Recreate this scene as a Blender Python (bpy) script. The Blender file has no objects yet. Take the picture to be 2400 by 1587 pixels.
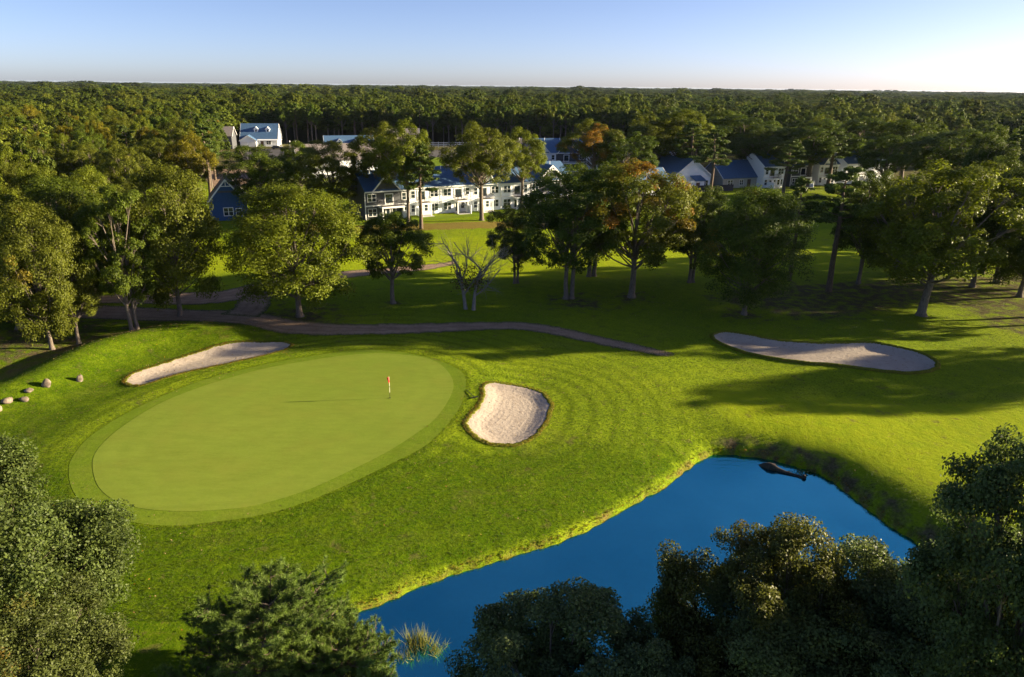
import bpy, math, random
import numpy as np
from mathutils import Matrix, Vector
from mathutils.geometry import delaunay_2d_cdt

random.seed(7)
SC = bpy.context.scene
COL = SC.collection
rad = math.radians

# ------------------------------------------------------------------ camera
FPX, CAM_H = 1660.0, 26.5                       # focal length in photo pixels (2400 wide), height in metres
PITCH = math.atan((793.5 - 201.5) / FPX)
ROLL = math.atan(0.0111)
_F = np.array([0, math.cos(PITCH), -math.sin(PITCH)])
_R0 = np.array([1.0, 0, 0])
_U0 = np.array([0, math.sin(PITCH), math.cos(PITCH)])
_R = _R0 * math.cos(ROLL) + _U0 * math.sin(ROLL)
_U = _U0 * math.cos(ROLL) - _R0 * math.sin(ROLL)
cam_d = bpy.data.cameras.new("camera")
cam_d.sensor_width = 36.0
cam_d.lens = FPX / 2400 * 36.0
cam_d.clip_start = 0.5
cam_d.clip_end = 90000
cam = bpy.data.objects.new("camera", cam_d)
M = Matrix.Identity(4)
for i in range(3):
    M[i][0], M[i][1], M[i][2] = _R[i], _U[i], -_F[i]
M[2][3] = CAM_H
cam.matrix_world = M
COL.objects.link(cam)
SC.camera = cam

# ------------------------------------------------------------------ sky, sun, exposure
SUN_EL, SUN_AZ = 12.5, 7.5                     # degrees; azimuth measured from +X towards +Y
w = bpy.data.worlds.new("World")
SC.world = w
w.use_nodes = True
nt = w.node_tree
bg = nt.nodes["Background"]
sky = nt.nodes.new("ShaderNodeTexSky")
sky.sky_type = 'NISHITA'
sky.sun_disc = False
sky.sun_elevation = rad(SUN_EL)
sky.sun_rotation = rad(90 - SUN_AZ)
sky.altitude = 0
sky.air_density = 0.5
sky.dust_density = 0.65
sky.ozone_density = 2.4
gain = nt.nodes.new("ShaderNodeMix"); gain.data_type = 'RGBA'; gain.blend_type = 'MULTIPLY'
gain.inputs[0].default_value = 1.0; gain.inputs[7].default_value = (0.68, 0.565, 0.565, 1)   # a clear, slightly deep sky
nt.links.new(sky.outputs[0], gain.inputs[6]); nt.links.new(gain.outputs[2], bg.inputs[0])
bg.inputs[1].default_value = 0.068
sun_d = bpy.data.lights.new("sun", 'SUN')
sun_d.energy = 3.5
sun_d.angle = rad(0.55)
sun_d.color = (1.0, 0.83, 0.54)
sun = bpy.data.objects.new("sun", sun_d)
sd = Vector((math.cos(rad(SUN_AZ)) * math.cos(rad(SUN_EL)), math.sin(rad(SUN_AZ)) * math.cos(rad(SUN_EL)), math.sin(rad(SUN_EL))))
sun.rotation_euler = sd.to_track_quat('Z', 'Y').to_euler()
sun.location = (60, 40, 60)
COL.objects.link(sun)
SC.view_settings.view_transform = 'Standard'
SC.view_settings.look = 'None'
SC.view_settings.exposure = 2.47
SC.view_settings.gamma = 1.0
SC.view_settings.use_curve_mapping = False
SC.cycles.max_bounces = 8
SC.cycles.diffuse_bounces = 5
SC.cycles.transmission_bounces = 4
SC.cycles.use_denoising = True

# ------------------------------------------------------------------ helpers
DS = 2400 / 2371.0                              # the full view was measured at 2371 px wide

def G(px, py, z=0.0):
    """photo pixel -> point on the level z"""
    d = _F + (px - 1200) / FPX * _R - (py - 793.5) / FPX * _U
    t = (z - CAM_H) / d[2]
    return d[0] * t, d[1] * t, t

def project(x, y, z):
    v = np.array([x, y, z - CAM_H]); d = v @ _F
    return 1200 + FPX * (v @ _R) / d, 793.5 - FPX * (v @ _U) / d, d

def smooth(a, b, x):
    t = np.clip((x - a) / (b - a), 0, 1)
    return t * t * (3 - 2 * t)

def catmull(pts, n=8, closed=True):
    P = np.array(pts, float); m = len(P); out = []
    rng = range(m) if closed else range(m - 1)
    for i in rng:
        if closed:
            p0, p1, p2, p3 = P[i - 1], P[i], P[(i + 1) % m], P[(i + 2) % m]
        else:
            p0, p1, p2, p3 = P[max(i - 1, 0)], P[i], P[i + 1], P[min(i + 2, m - 1)]
        for k in range(n):
            t = k / n
            out.append(0.5 * ((2 * p1) + (-p0 + p2) * t + (2 * p0 - 5 * p1 + 4 * p2 - p3) * t * t + (-p0 + 3 * p1 - 3 * p2 + p3) * t ** 3))
    if not closed:
        out.append(P[-1])
    return np.array(out)

def seg_dist(X, Y, poly, closed=True):
    """distance to a polyline; with closed: negative inside"""
    P = np.asarray(poly); Q = np.roll(P, -1, axis=0)
    if not closed:
        P, Q = P[:-1], Q[:-1]
    best = np.full(X.shape, 1e9); inside = np.zeros(X.shape, bool)
    for (ax, ay), (bx, by) in zip(P, Q):
        dx, dy = bx - ax, by - ay
        L = dx * dx + dy * dy + 1e-12
        t = np.clip(((X - ax) * dx + (Y - ay) * dy) / L, 0, 1)
        best = np.minimum(best, (X - ax - t * dx) ** 2 + (Y - ay - t * dy) ** 2)
        if closed:
            c = ((ay > Y) != (by > Y)) & (X < (bx - ax) * (Y - ay) / (by - ay + 1e-12) + ax)
            inside ^= c
    d = np.sqrt(best)
    return np.where(inside, -d, d) if closed else d

def mesh_np(name, V, Fs, mat=None, col=None, smooth_sh=False, fl=None):
    me = bpy.data.meshes.new(name)
    V = np.ascontiguousarray(V, dtype=np.float32); Fs = np.ascontiguousarray(Fs, dtype=np.int32)
    me.vertices.add(len(V)); me.vertices.foreach_set("co", V.ravel())
    k = Fs.shape[1]
    me.loops.add(Fs.size); me.loops.foreach_set("vertex_index", Fs.ravel())
    me.polygons.add(len(Fs)); me.polygons.foreach_set("loop_start", np.arange(0, Fs.size, k, dtype=np.int32))
    if smooth_sh:
        me.polygons.foreach_set("use_smooth", np.ones(len(Fs), bool))
    me.update(calc_edges=True)
    if col is not None:
        a = me.attributes.new("tint", 'FLOAT_COLOR', 'POINT')
        a.data.foreach_set("color", np.ascontiguousarray(col, dtype=np.float32).ravel())
    for key, arr in (fl or {}).items():
        a = me.attributes.new(key, 'FLOAT', 'POINT')
        a.data.foreach_set("value", np.ascontiguousarray(arr, dtype=np.float32))
    if mat:
        me.materials.append(mat)
    return me

def link(name, me, parent=None, loc=None, label=None, cat=None, group=None, kind=None):
    o = bpy.data.objects.new(name, me)
    COL.objects.link(o)
    if parent: o.parent = parent
    if loc is not None: o.location = loc
    if label: o["label"] = label
    if cat: o["category"] = cat
    if group: o["group"] = group
    if kind: o["kind"] = kind
    return o

def thing(name, label, cat, loc=(0, 0, 0), rz=0.0, group=None):
    o = link(name, None, None, loc, label, cat, group)
    o.rotation_euler = (0, 0, rz)
    o.empty_display_size = 0.3
    return o

class MB:
    """collects boxes, bars and prisms into one mesh"""
    def __init__(s): s.v, s.f = [], []
    def add(s, v, f):
        o = len(s.v); s.v += [tuple(p) for p in v]; s.f += [tuple(i + o for i in q) for q in f]; return s
    def box(s, x0, x1, y0, y1, z0, z1):
        return s.add([(x0, y0, z0), (x1, y0, z0), (x1, y1, z0), (x0, y1, z0), (x0, y0, z1), (x1, y0, z1), (x1, y1, z1), (x0, y1, z1)],
                     [(0, 3, 2, 1), (4, 5, 6, 7), (0, 1, 5, 4), (1, 2, 6, 5), (2, 3, 7, 6), (3, 0, 4, 7)])
    def prism_y(s, prof, y0, y1):
        """profile of (x, z) extruded along y"""
        n = len(prof)
        v = [(x, y0, z) for x, z in prof] + [(x, y1, z) for x, z in prof]
        f = [tuple(range(n)), tuple(range(2 * n - 1, n - 1, -1))] + [(i, i + n, (i + 1) % n + n, (i + 1) % n) for i in range(n)]
        return s.add(v, f)
    def prism_x(s, prof, x0, x1):
        """profile of (y, z) extruded along x"""
        n = len(prof)
        v = [(x0, y, z) for y, z in prof] + [(x1, y, z) for y, z in prof]
        f = [tuple(range(n - 1, -1, -1)), tuple(range(n, 2 * n))] + [(i, (i + 1) % n, (i + 1) % n + n, i + n) for i in range(n)]
        return s.add(v, f)
    def cyl(s, x, y, z0, z1, r0, r1=None, n=10):
        r1 = r0 if r1 is None else r1
        v = [(x + r * math.cos(2 * math.pi * i / n), y + r * math.sin(2 * math.pi * i / n), z) for r, z in ((r0, z0), (r1, z1)) for i in range(n)]
        f = [(i, (i + 1) % n, n + (i + 1) % n, n + i) for i in range(n)] + [tuple(range(n - 1, -1, -1)), tuple(range(n, 2 * n))]
        return s.add(v, f)
    def mesh(s, name, mat):
        me = bpy.data.meshes.new(name); me.from_pydata(s.v, [], s.f); me.materials.append(mat); me.update(); return me
    def build(s, name, mat, parent=None, **k):
        return link(name, s.mesh(name, mat), parent, **k)

# ------------------------------------------------------------------ materials
def new_mat(name):
    m = bpy.data.materials.new(name); m.use_nodes = True
    return m, m.node_tree.nodes, m.node_tree.links, m.node_tree.nodes["Principled BSDF"]

def N(nodes, t, **kw):
    n = nodes.new(t)
    for k, v in kw.items(): setattr(n, k, v)
    return n

def noise(nodes, links, scale, detail=4, rough=0.55, coord=None, dist=0.0):
    n = N(nodes, "ShaderNodeTexNoise"); n.inputs["Scale"].default_value = scale
    n.inputs["Detail"].default_value = detail; n.inputs["Roughness"].default_value = rough; n.inputs["Distortion"].default_value = dist
    if coord is not None: links.new(coord, n.inputs["Vector"])
    return n.outputs["Fac"]

def maprange(nodes, links, src, a, b, c=0.0, d=1.0):
    n = N(nodes, "ShaderNodeMapRange"); n.clamp = True
    links.new(src, n.inputs[0])
    for i, v in enumerate((a, b, c, d)): n.inputs[i + 1].default_value = v
    return n.outputs[0]

def mixc(nodes, links, fac, a, b, mode='MIX'):
    n = N(nodes, "ShaderNodeMix", data_type='RGBA', blend_type=mode)
    for sock, v in ((n.inputs[0], fac), (n.inputs[6], a), (n.inputs[7], b)):
        if isinstance(v, (int, float)): sock.default_value = v
        elif isinstance(v, tuple): sock.default_value = (*v, 1.0)
        else: links.new(v, sock)
    return n.outputs[2]

def math_n(nodes, links, op, a, b=None):
    n = N(nodes, "ShaderNodeMath", operation=op)
    for i, v in enumerate((a, b)):
        if v is None: continue
        if isinstance(v, (int, float)): n.inputs[i].default_value = v
        else: links.new(v, n.inputs[i])
    return n.outputs[0]

def bump(nodes, links, h, strength, dist, normal=None):
    n = N(nodes, "ShaderNodeBump"); n.inputs["Strength"].default_value = strength; n.inputs["Distance"].default_value = dist
    links.new(h, n.inputs["Height"])
    if normal is not None: links.new(normal, n.inputs["Normal"])
    return n.outputs[0]

def plain(name, colour, rough=0.7, var=0.12, scale=3.0, metallic=0.0, spec=0.3):
    m, n, l, p = new_mat(name)
    tc = N(n, "ShaderNodeTexCoord").outputs["Object"]
    f = noise(n, l, scale, 5, 0.6, tc)
    c2 = tuple(c * (1 - 2 * var) for c in colour); c3 = tuple(min(1, c * (1 + var)) for c in colour)
    l.new(mixc(n, l, maprange(n, l, f, 0.3, 0.7), c2, c3), p.inputs["Base Color"])
    p.inputs["Roughness"].default_value = rough; p.inputs["Metallic"].default_value = metallic
    p.inputs["Specular IOR Level"].default_value = spec
    return m

def grass_mat(name, dark, light, coarse=1.0, bstr=0.6, kind='ground'):
    m, n, l, p = new_mat(name)
    pos = N(n, "ShaderNodeNewGeometry").outputs["Position"]
    big = noise(n, l, 0.07, 5, 0.62, pos); mid = noise(n, l, 0.7, 4, 0.6, pos); fine = noise(n, l, 5.0, 4, 0.7, pos)
    c = mixc(n, l, maprange(n, l, big, 0.3, 0.7), dark, light)
    c = mixc(n, l, maprange(n, l, mid, 0.35, 0.7, 0.0, 0.55 * coarse), c, tuple(x * 0.72 for x in dark))
    c = mixc(n, l, maprange(n, l, fine, 0.42, 0.68, 0.0, 0.5 * coarse), c, tuple(min(1, x * 1.5) for x in light))
    if kind == 'ground':
        at = N(n, "ShaderNodeAttribute", attribute_name="tint")
        s = N(n, "ShaderNodeSeparateColor"); l.new(at.outputs["Color"], s.inputs[0])
        ring = N(n, "ShaderNodeAttribute", attribute_name="ring").outputs["Fac"]
        brk = maprange(n, l, mid, 0.3, 0.7, -0.3, 0.3)
        mown = math_n(n, l, 'ADD', s.outputs[1], math_n(n, l, 'MULTIPLY', brk, 0.3))
        c = mixc(n, l, maprange(n, l, mown, 0.15, 0.95), c, mixc(n, l, maprange(n, l, mid, 0.3, 0.7), (0.215, 0.29, 0.007), (0.285, 0.335, 0.010)))
        lush = math_n(n, l, 'ADD', at.outputs["Alpha"], brk)
        c = mixc(n, l, maprange(n, l, lush, 0.1, 1.0, 0, 0.9), c, mixc(n, l, maprange(n, l, fine, 0.35, 0.7), (0.036, 0.086, 0.001), (0.085, 0.135, 0.003)))
        # mowing passes that run round the bunker and the green
        wv = math_n(n, l, 'SINE', math_n(n, l, 'ADD', math_n(n, l, 'MULTIPLY', ring, 3.3), math_n(n, l, 'MULTIPLY', mid, 3.0)))
        c = mixc(n, l, math_n(n, l, 'MULTIPLY', maprange(n, l, wv, -0.1, 1.0, 0.0, 0.62), maprange(n, l, ring, 1.0, 18.0, 1.0, 0.15)), c, (0.075, 0.115, 0.003))
        band = noise(n, l, 0.22, 2, 0.5, pos)
        fl = math_n(n, l, 'MULTIPLY', maprange(n, l, noise(n, l, 2.6, 5, 0.75, pos), 0.56, 0.66), maprange(n, l, band, 0.46, 0.62, 0.0, 0.55))
        c = mixc(n, l, fl, c, (0.13, 0.10, 0.035))
        wear = maprange(n, l, noise(n, l, 0.16, 6, 0.7, pos, 0.6), 0.56, 0.72, 0.0, 0.38)
        c = mixc(n, l, wear, c, (0.17, 0.165, 0.035))
        pale = math_n(n, l, 'MULTIPLY', maprange(n, l, noise(n, l, 8.0, 3, 0.8, pos), 0.60, 0.72), 0.5)
        c = mixc(n, l, pale, c, (0.26, 0.28, 0.06))
        dry = math_n(n, l, 'ADD', s.outputs[0], math_n(n, l, 'MULTIPLY', brk, 1.6))
        c = mixc(n, l, maprange(n, l, dry, 0.3, 1.0, 0, 0.9), c, mixc(n, l, fine, (0.14, 0.10, 0.02), (0.27, 0.20, 0.06)))
        bare = math_n(n, l, 'ADD', s.outputs[2], math_n(n, l, 'MULTIPLY', brk, 1.8))
        c = mixc(n, l, maprange(n, l, bare, 0.35, 0.95, 0, 0.92), c, mixc(n, l, maprange(n, l, fine, 0.35, 0.65), (0.055, 0.040, 0.024), (0.13, 0.10, 0.066)))
    if kind in ('green', 'collar'):
        ring = N(n, "ShaderNodeAttribute", attribute_name="ring").outputs["Fac"]
        wv = math_n(n, l, 'SINE', math_n(n, l, 'ADD', math_n(n, l, 'MULTIPLY', ring, 3.6), math_n(n, l, 'MULTIPLY', mid, 1.5)))
        fade = maprange(n, l, ring, 2.5, 6.0, 1.0, 0.25)
        c = mixc(n, l, math_n(n, l, 'MULTIPLY', maprange(n, l, wv, -0.2, 1.0, 0.0, 0.12), fade), c, tuple(x * 0.72 for x in dark))
        c = mixc(n, l, maprange(n, l, noise(n, l, 0.32, 4, 0.65, pos), 0.45, 0.75, 0.0, 0.4), c, (0.20, 0.205, 0.03))
        mp = N(n, "ShaderNodeMapping"); mp.inputs["Scale"].default_value = (0.55, 2.2, 1); mp.inputs["Rotation"].default_value = (0, 0, 0.25); l.new(pos, mp.inputs[0])
        c = mixc(n, l, maprange(n, l, noise(n, l, 0.9, 6, 0.72, mp.outputs[0]), 0.42, 0.68, 0.0, 0.42), c, tuple(x * 0.74 for x in dark))
        c = mixc(n, l, maprange(n, l, noise(n, l, 5.0, 4, 0.75, mp.outputs[0]), 0.52, 0.72, 0.0, 0.35), c, (0.24, 0.26, 0.06))
    l.new(c, p.inputs["Base Color"])
    p.inputs["Roughness"].default_value = 0.95; p.inputs["Specular IOR Level"].default_value = 0.03
    f2 = noise(n, l, 2.2, 6, 0.72, pos); f3 = noise(n, l, 14.0, 3, 0.7, pos)
    b1 = bump(n, l, f2, bstr, 0.22 * coarse); b2 = bump(n, l, f3, bstr, 0.06 * coarse, b1)
    l.new(b2, p.inputs["Normal"])
    return m

def leaf_mat(name, transl=0.34, gloss=0.35, rand=0.0):
    m, n, l, p = new_mat(name)
    at = N(n, "ShaderNodeAttribute", attribute_name="tint")
    s = N(n, "ShaderNodeSeparateColor"); l.new(at.outputs["Color"], s.inputs[0])
    oi = N(n, "ShaderNodeObjectInfo")
    val = math_n(n, l, 'ADD', math_n(n, l, 'MULTIPLY', s.outputs[0], 0.75), math_n(n, l, 'MULTIPLY', s.outputs[1], 0.55))
    val = math_n(n, l, 'ADD', val, 0.52)
    base = oi.outputs["Color"]
    if rand:
        patch = noise(n, l, 0.006, 4, 0.6, oi.outputs["Location"])
        base = mixc(n, l, math_n(n, l, 'MULTIPLY', maprange(n, l, math_n(n, l, 'ADD', math_n(n, l, 'MULTIPLY', oi.outputs["Random"], 0.5), patch), 0.45, 1.0), rand), (0.058, 0.098, 0.014), (0.13, 0.145, 0.015))
        val = math_n(n, l, 'MULTIPLY', val, maprange(n, l, math_n(n, l, 'FRACT', math_n(n, l, 'MULTIPLY', oi.outputs["Random"], 7.31)), 0, 1, 0.5, 1.4))
    sc = N(n, "ShaderNodeVectorMath", operation='SCALE'); l.new(base, sc.inputs[0]); l.new(val, sc.inputs["Scale"])
    c = sc.outputs[0]
    yel = math_n(n, l, 'MULTIPLY', s.outputs[0], s.outputs[0])
    c = mixc(n, l, math_n(n, l, 'MULTIPLY', yel, 0.25), c, (0.16, 0.17, 0.02))
    # share of autumn clumps = object alpha
    aut = N(n, "ShaderNodeMapRange"); aut.clamp = True
    l.new(s.outputs[2], aut.inputs[0]); l.new(math_n(n, l, 'SUBTRACT', 1.0, oi.outputs["Alpha"]), aut.inputs[1])
    l.new(math_n(n, l, 'SUBTRACT', 1.25, oi.outputs["Alpha"]), aut.inputs[2])
    c = mixc(n, l, 0.0 if rand else aut.outputs[0], c, mixc(n, l, s.outputs[0], (0.20, 0.085, 0.012), (0.34, 0.19, 0.02)))
    l.new(c, p.inputs["Base Color"])
    p.inputs["Roughness"].default_value = 0.5; p.inputs["Specular IOR Level"].default_value = gloss
    tr = N(n, "ShaderNodeBsdfTranslucent")
    l.new(mixc(n, l, 0.5, c, (1.0, 1.0, 0.35), 'MULTIPLY'), tr.inputs[0])
    mx = N(n, "ShaderNodeMixShader"); mx.inputs[0].default_value = transl
    l.new(p.outputs[0], mx.inputs[1]); l.new(tr.outputs[0], mx.inputs[2])
    l.new(mx.outputs[0], n["Material Output"].inputs[0])
    return m

def bark_mat(name, a, b):
    m, n, l, p = new_mat(name)
    tc = N(n, "ShaderNodeTexCoord").outputs["Object"]
    mp = N(n, "ShaderNodeMapping"); mp.inputs["Scale"].default_value = (5, 5, 1.1); l.new(tc, mp.inputs[0])
    f = noise(n, l, 2.2, 6, 0.7, mp.outputs[0])
    l.new(mixc(n, l, maprange(n, l, f, 0.3, 0.7), a, b), p.inputs["Base Color"])
    p.inputs["Roughness"].default_value = 0.9; p.inputs["Specular IOR Level"].default_value = 0.15
    l.new(bump(n, l, f, 0.7, 0.05), p.inputs["Normal"])
    return m

def sand_mat():
    m, n, l, p = new_mat("bunker_sand")
    pos = N(n, "ShaderNodeNewGeometry").outputs["Position"]
    ring = N(n, "ShaderNodeAttribute", attribute_name="ring").outputs["Fac"]
    f1 = noise(n, l, 0.5, 4, 0.6, pos); f2 = noise(n, l, 14, 3, 0.7, pos); f3 = noise(n, l, 3, 5, 0.65, pos)
    c = mixc(n, l, maprange(n, l, f1, 0.3, 0.7), (0.39, 0.325, 0.27), (0.47, 0.40, 0.335))
    c = mixc(n, l, maprange(n, l, f2, 0.35, 0.7, 0, 0.35), c, (0.26, 0.21, 0.155))
    c = mixc(n, l, maprange(n, l, f3, 0.56, 0.70, 0, 0.6), c, (0.20, 0.15, 0.10))
    l.new(c, p.inputs["Base Color"]); p.inputs["Roughness"].default_value = 0.95; p.inputs["Specular IOR Level"].default_value = 0.1
    rake = math_n(n, l, 'SINE', math_n(n, l, 'ADD', math_n(n, l, 'MULTIPLY', ring, 13.0), math_n(n, l, 'MULTIPLY', f3, 7.0)))
    b = bump(n, l, rake, 0.16, 0.02); b = bump(n, l, f3, 0.7, 0.10, b); b = bump(n, l, f2, 0.4, 0.02, b)
    l.new(b, p.inputs["Normal"])
    return m

def dirt_mat():
    m, n, l, p = new_mat("path_dirt")
    pos = N(n, "ShaderNodeNewGeometry").outputs["Position"]
    edge = N(n, "ShaderNodeAttribute", attribute_name="ring").outputs["Fac"]
    f1 = noise(n, l, 0.6, 5, 0.65, pos); f2 = noise(n, l, 6, 4, 0.7, pos)
    c = mixc(n, l, maprange(n, l, f1, 0.3, 0.7), (0.19, 0.122, 0.080), (0.33, 0.232, 0.165))
    c = mixc(n, l, maprange(n, l, f2, 0.4, 0.7, 0, 0.5), c, (0.40, 0.295, 0.215))
    tr = math_n(n, l, 'SINE', math_n(n, l, 'MULTIPLY', edge, 5.5))
    c = mixc(n, l, maprange(n, l, tr, 0.2, 1.0, 0, 0.3), c, (0.14, 0.092, 0.062))
    g = math_n(n, l, 'ADD', edge, math_n(n, l, 'MULTIPLY', maprange(n, l, f2, 0.3, 0.7, -0.5, 0.5), 1.3))
    c = mixc(n, l, maprange(n, l, g, 0.1, 0.5, 1.0, 0.0), c, (0.06, 0.085, 0.014))
    l.new(c, p.inputs["Base Color"]); p.inputs["Roughness"].default_value = 0.95; p.inputs["Specular IOR Level"].default_value = 0.1
    l.new(bump(n, l, f2, 0.6, 0.06), p.inputs["Normal"])
    return m

def water_mat():
    m, n, l, p = new_mat("pond_water")
    pos = N(n, "ShaderNodeNewGeometry").outputs["Position"]
    f = noise(n, l, 0.10, 5, 0.6, pos)
    p.inputs["Base Color"].default_value = (0.001, 0.018, 0.05, 1)
    p.inputs["Roughness"].default_value = 0.05; p.inputs["IOR"].default_value = 1.33
    mp = N(n, "ShaderNodeMapping"); mp.inputs["Scale"].default_value = (1.0, 2.4, 1); l.new(pos, mp.inputs[0])
    r = noise(n, l, 1.3, 3, 0.6, mp.outputs[0])
    b = bump(n, l, r, 0.14, 0.07)
    gl = N(n, "ShaderNodeBsdfGlossy"); gl.inputs["Roughness"].default_value = 0.12
    l.new(mixc(n, l, maprange(n, l, f, 0.3, 0.7), (0.075, 0.58, 0.72), (0.16, 0.80, 0.90)), gl.inputs["Color"])
    l.new(b, p.inputs["Normal"]); l.new(b, gl.inputs["Normal"])
    mx = N(n, "ShaderNodeMixShader"); mx.inputs[0].default_value = 0.72
    l.new(p.outputs[0], mx.inputs[1]); l.new(gl.outputs[0], mx.inputs[2]); l.new(mx.outputs[0], n["Material Output"].inputs[0])
    return m

MT = {
    'ground': grass_mat("rough_grass", (0.105, 0.178, 0.006), (0.22, 0.275, 0.010), 1.0, 0.8),
    'green': grass_mat("green_turf", (0.17, 0.235, 0.026), (0.21, 0.265, 0.034), 0.3, 0.12, 'green'),
    'collar': grass_mat("collar_turf", (0.115, 0.18, 0.011), (0.15, 0.215, 0.015), 0.5, 0.3, 'collar'),
    'lip': grass_mat("lip_turf", (0.09, 0.12, 0.008), (0.16, 0.15, 0.02), 1.0, 0.6, 'lip'),
    'sand': sand_mat(), 'dirt': dirt_mat(), 'water': water_mat(),
    'leaf': leaf_mat("oak_leaves", 0.45, 0.16), 'leaf_near': leaf_mat("oak_leaves_close", 0.42, 0.2),
    'leaf_wood': leaf_mat("wood_leaves", 0.34, 0.1, 0.8), 'needle': leaf_mat("pine_needles", 0.25, 0.2),
    'blade': leaf_mat("grass_blades", 0.4, 0.2), 'dryblade': leaf_mat("dry_grass_blades", 0.4, 0.2),
    'bark': bark_mat("grey_bark", (0.07, 0.055, 0.043), (0.23, 0.19, 0.155)),
    'pinebark': bark_mat("pine_bark", (0.06, 0.045, 0.036), (0.19, 0.14, 0.105)),
    'deadbark': bark_mat("dead_bark", (0.13, 0.115, 0.105), (0.30, 0.275, 0.25)),
    'white': plain("white_siding", (0.84, 0.87, 0.92), 0.6, 0.03), 'trim': plain("white_trim", (0.80, 0.80, 0.80), 0.5, 0.02),
    'grey': plain("charcoal_siding", (0.085, 0.09, 0.10), 0.7, 0.08), 'navy': plain("navy_siding", (0.03, 0.085, 0.22), 0.7, 0.08),
    'tan': plain("tan_siding", (0.42, 0.40, 0.34), 0.7, 0.05),
    'roofblue': plain("slate_blue_shingles", (0.065, 0.135, 0.25), 0.85, 0.16, 5.0), 'roofbrown': plain("taupe_shingles", (0.22, 0.19, 0.18), 0.85, 0.15, 5.0),
    'glass': plain("window_glass", (0.02, 0.03, 0.045), 0.08, 0.2, 0.5, 0.0, 0.9), 'rail': plain("black_rail", (0.02, 0.02, 0.022), 0.5, 0.1),
    'deck': plain("deck_boards", (0.12, 0.10, 0.09), 0.8, 0.15), 'concrete': plain("pale_concrete", (0.42, 0.41, 0.39), 0.9, 0.08),
    'asphalt': plain("asphalt", (0.075, 0.07, 0.072), 0.95, 0.15, 2.0), 'rock': plain("boulder_stone", (0.19, 0.15, 0.115), 0.9, 0.35, 2.5),
    'red': plain("red_flag", (0.62, 0.012, 0.015), 0.6, 0.1), 'pole': plain("pale_pole", (0.75, 0.72, 0.5), 0.4, 0.03),
    'darkpole': plain("dark_pole", (0.03, 0.03, 0.025), 0.4, 0.1), 'log': bark_mat("waterlogged_wood", (0.02, 0.016, 0.013), (0.075, 0.06, 0.05)),
    'lamp': plain("white_globe", (0.85, 0.85, 0.82), 0.3, 0.02), 'carpaint': plain("dark_car_paint", (0.015, 0.018, 0.03), 0.25, 0.1, 1.0, 0.0, 0.6),
    'tyre': plain("tyre_rubber", (0.015, 0.015, 0.015), 0.9, 0.1), 'fence': plain("dark_fence", (0.025, 0.03, 0.05), 0.7, 0.15),
    'brown': plain("brown_door", (0.12, 0.07, 0.05), 0.7, 0.1),
}

# ------------------------------------------------------------------ outlines traced as ground positions
ZW = -1.75                                      # water level
def ground_poly(pts, z=0.0, n=8):
    return catmull([G(x, y, z)[:2] for x, y in pts], n)

GREEN = ground_poly([(217, 1095), (230, 1138), (268, 1169), (332, 1187), (434, 1192), (536, 1185), (600, 1175), (690, 1150), (768, 1120), (903, 1056), (975, 1012), (1020, 979),
                     (1055, 930), (1062, 895), (1040, 862), (1005, 844), (950, 835), (880, 832), (802, 838), (701, 853), (600, 873), (485, 906), (383, 945), (306, 989), (255, 1027), (224, 1062)], 0.35)
COLLAR = ground_poly([(161, 1110), (168, 1143), (189, 1171), (245, 1202), (319, 1220), (408, 1225), (510, 1213), (600, 1199), (700, 1172), (790, 1137), (920, 1078), (1005, 1033), (1072, 962),
                      (1092, 904), (1079, 871), (1021, 846), (940, 829), (860, 824), (780, 832), (690, 846), (600, 864), (485, 893), (383, 931), (293, 974), (235, 1008), (194, 1041), (166, 1080)], 0.33)
B_MID = ground_poly([(1136, 911), (1160, 903), (1217, 906), (1261, 916), (1288, 942), (1286, 962), (1275, 989), (1251, 1016), (1217, 1033), (1180, 1037), (1140, 1034), (1106, 1016), (1094, 997), (1103, 982), (1126, 955), (1135, 932)])
B_LEFT = ground_poly([(293, 888), (319, 868), (367, 852), (414, 836), (478, 817), (542, 804), (600, 797), (659, 794), (680, 801), (671, 813), (642, 825), (589, 839), (500, 858), (414, 876), (351, 896), (319, 901)], 0.5)
B_RIGHT = ground_poly([(1670, 787), (1700, 778), (1759, 786), (1818, 797), (1892, 805), (1966, 809), (2025, 808), (2069, 813), (2113, 822), (2157, 833), (2190, 851), (2193, 863), (2172, 873), (2122, 876), (2054, 870), (1966, 858), (1877, 848), (1788, 833), (1729, 818), (1690, 803)])
POND = ground_poly([(1650, 1078), (1675, 1068), (1726, 1069), (1803, 1079), (1854, 1093), (1905, 1108), (1943, 1127), (1982, 1156), (2033, 1196), (2084, 1235), (2145, 1273), (2178, 1305), (2200, 1360), (2170, 1450), (2080, 1540),
                    (1900, 1620), (1600, 1690), (1300, 1720), (1000, 1720), (960, 1690), (865, 1610), (815, 1540), (790, 1480), (812, 1450), (890, 1421), (989, 1377), (1077, 1346), (1151, 1324), (1225, 1300), (1313, 1274), (1402, 1233), (1490, 1182), (1558, 1146), (1610, 1104)], ZW)
_rng = np.random.default_rng(3)
def wobble(P, a, k):
    t = np.linspace(0, 2 * np.pi, len(P), endpoint=False)
    o = sum(np.sin(t * f + _rng.uniform(0, 6.28)) for f in k) / len(k)
    T = np.roll(P, -1, 0) - np.roll(P, 1, 0); Nn = np.stack([T[:, 1], -T[:, 0]], 1); Nn /= np.linalg.norm(Nn, axis=1)[:, None] + 1e-9
    return P + Nn * (a * o)[:, None]
POND = wobble(POND, 0.16, (31, 47, 66, 90)); B_MID = wobble(B_MID, 0.07, (13, 22, 31)); B_LEFT = wobble(B_LEFT, 0.10, (13, 22, 31)); B_RIGHT = wobble(B_RIGHT, 0.08, (13, 22, 31))
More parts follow.
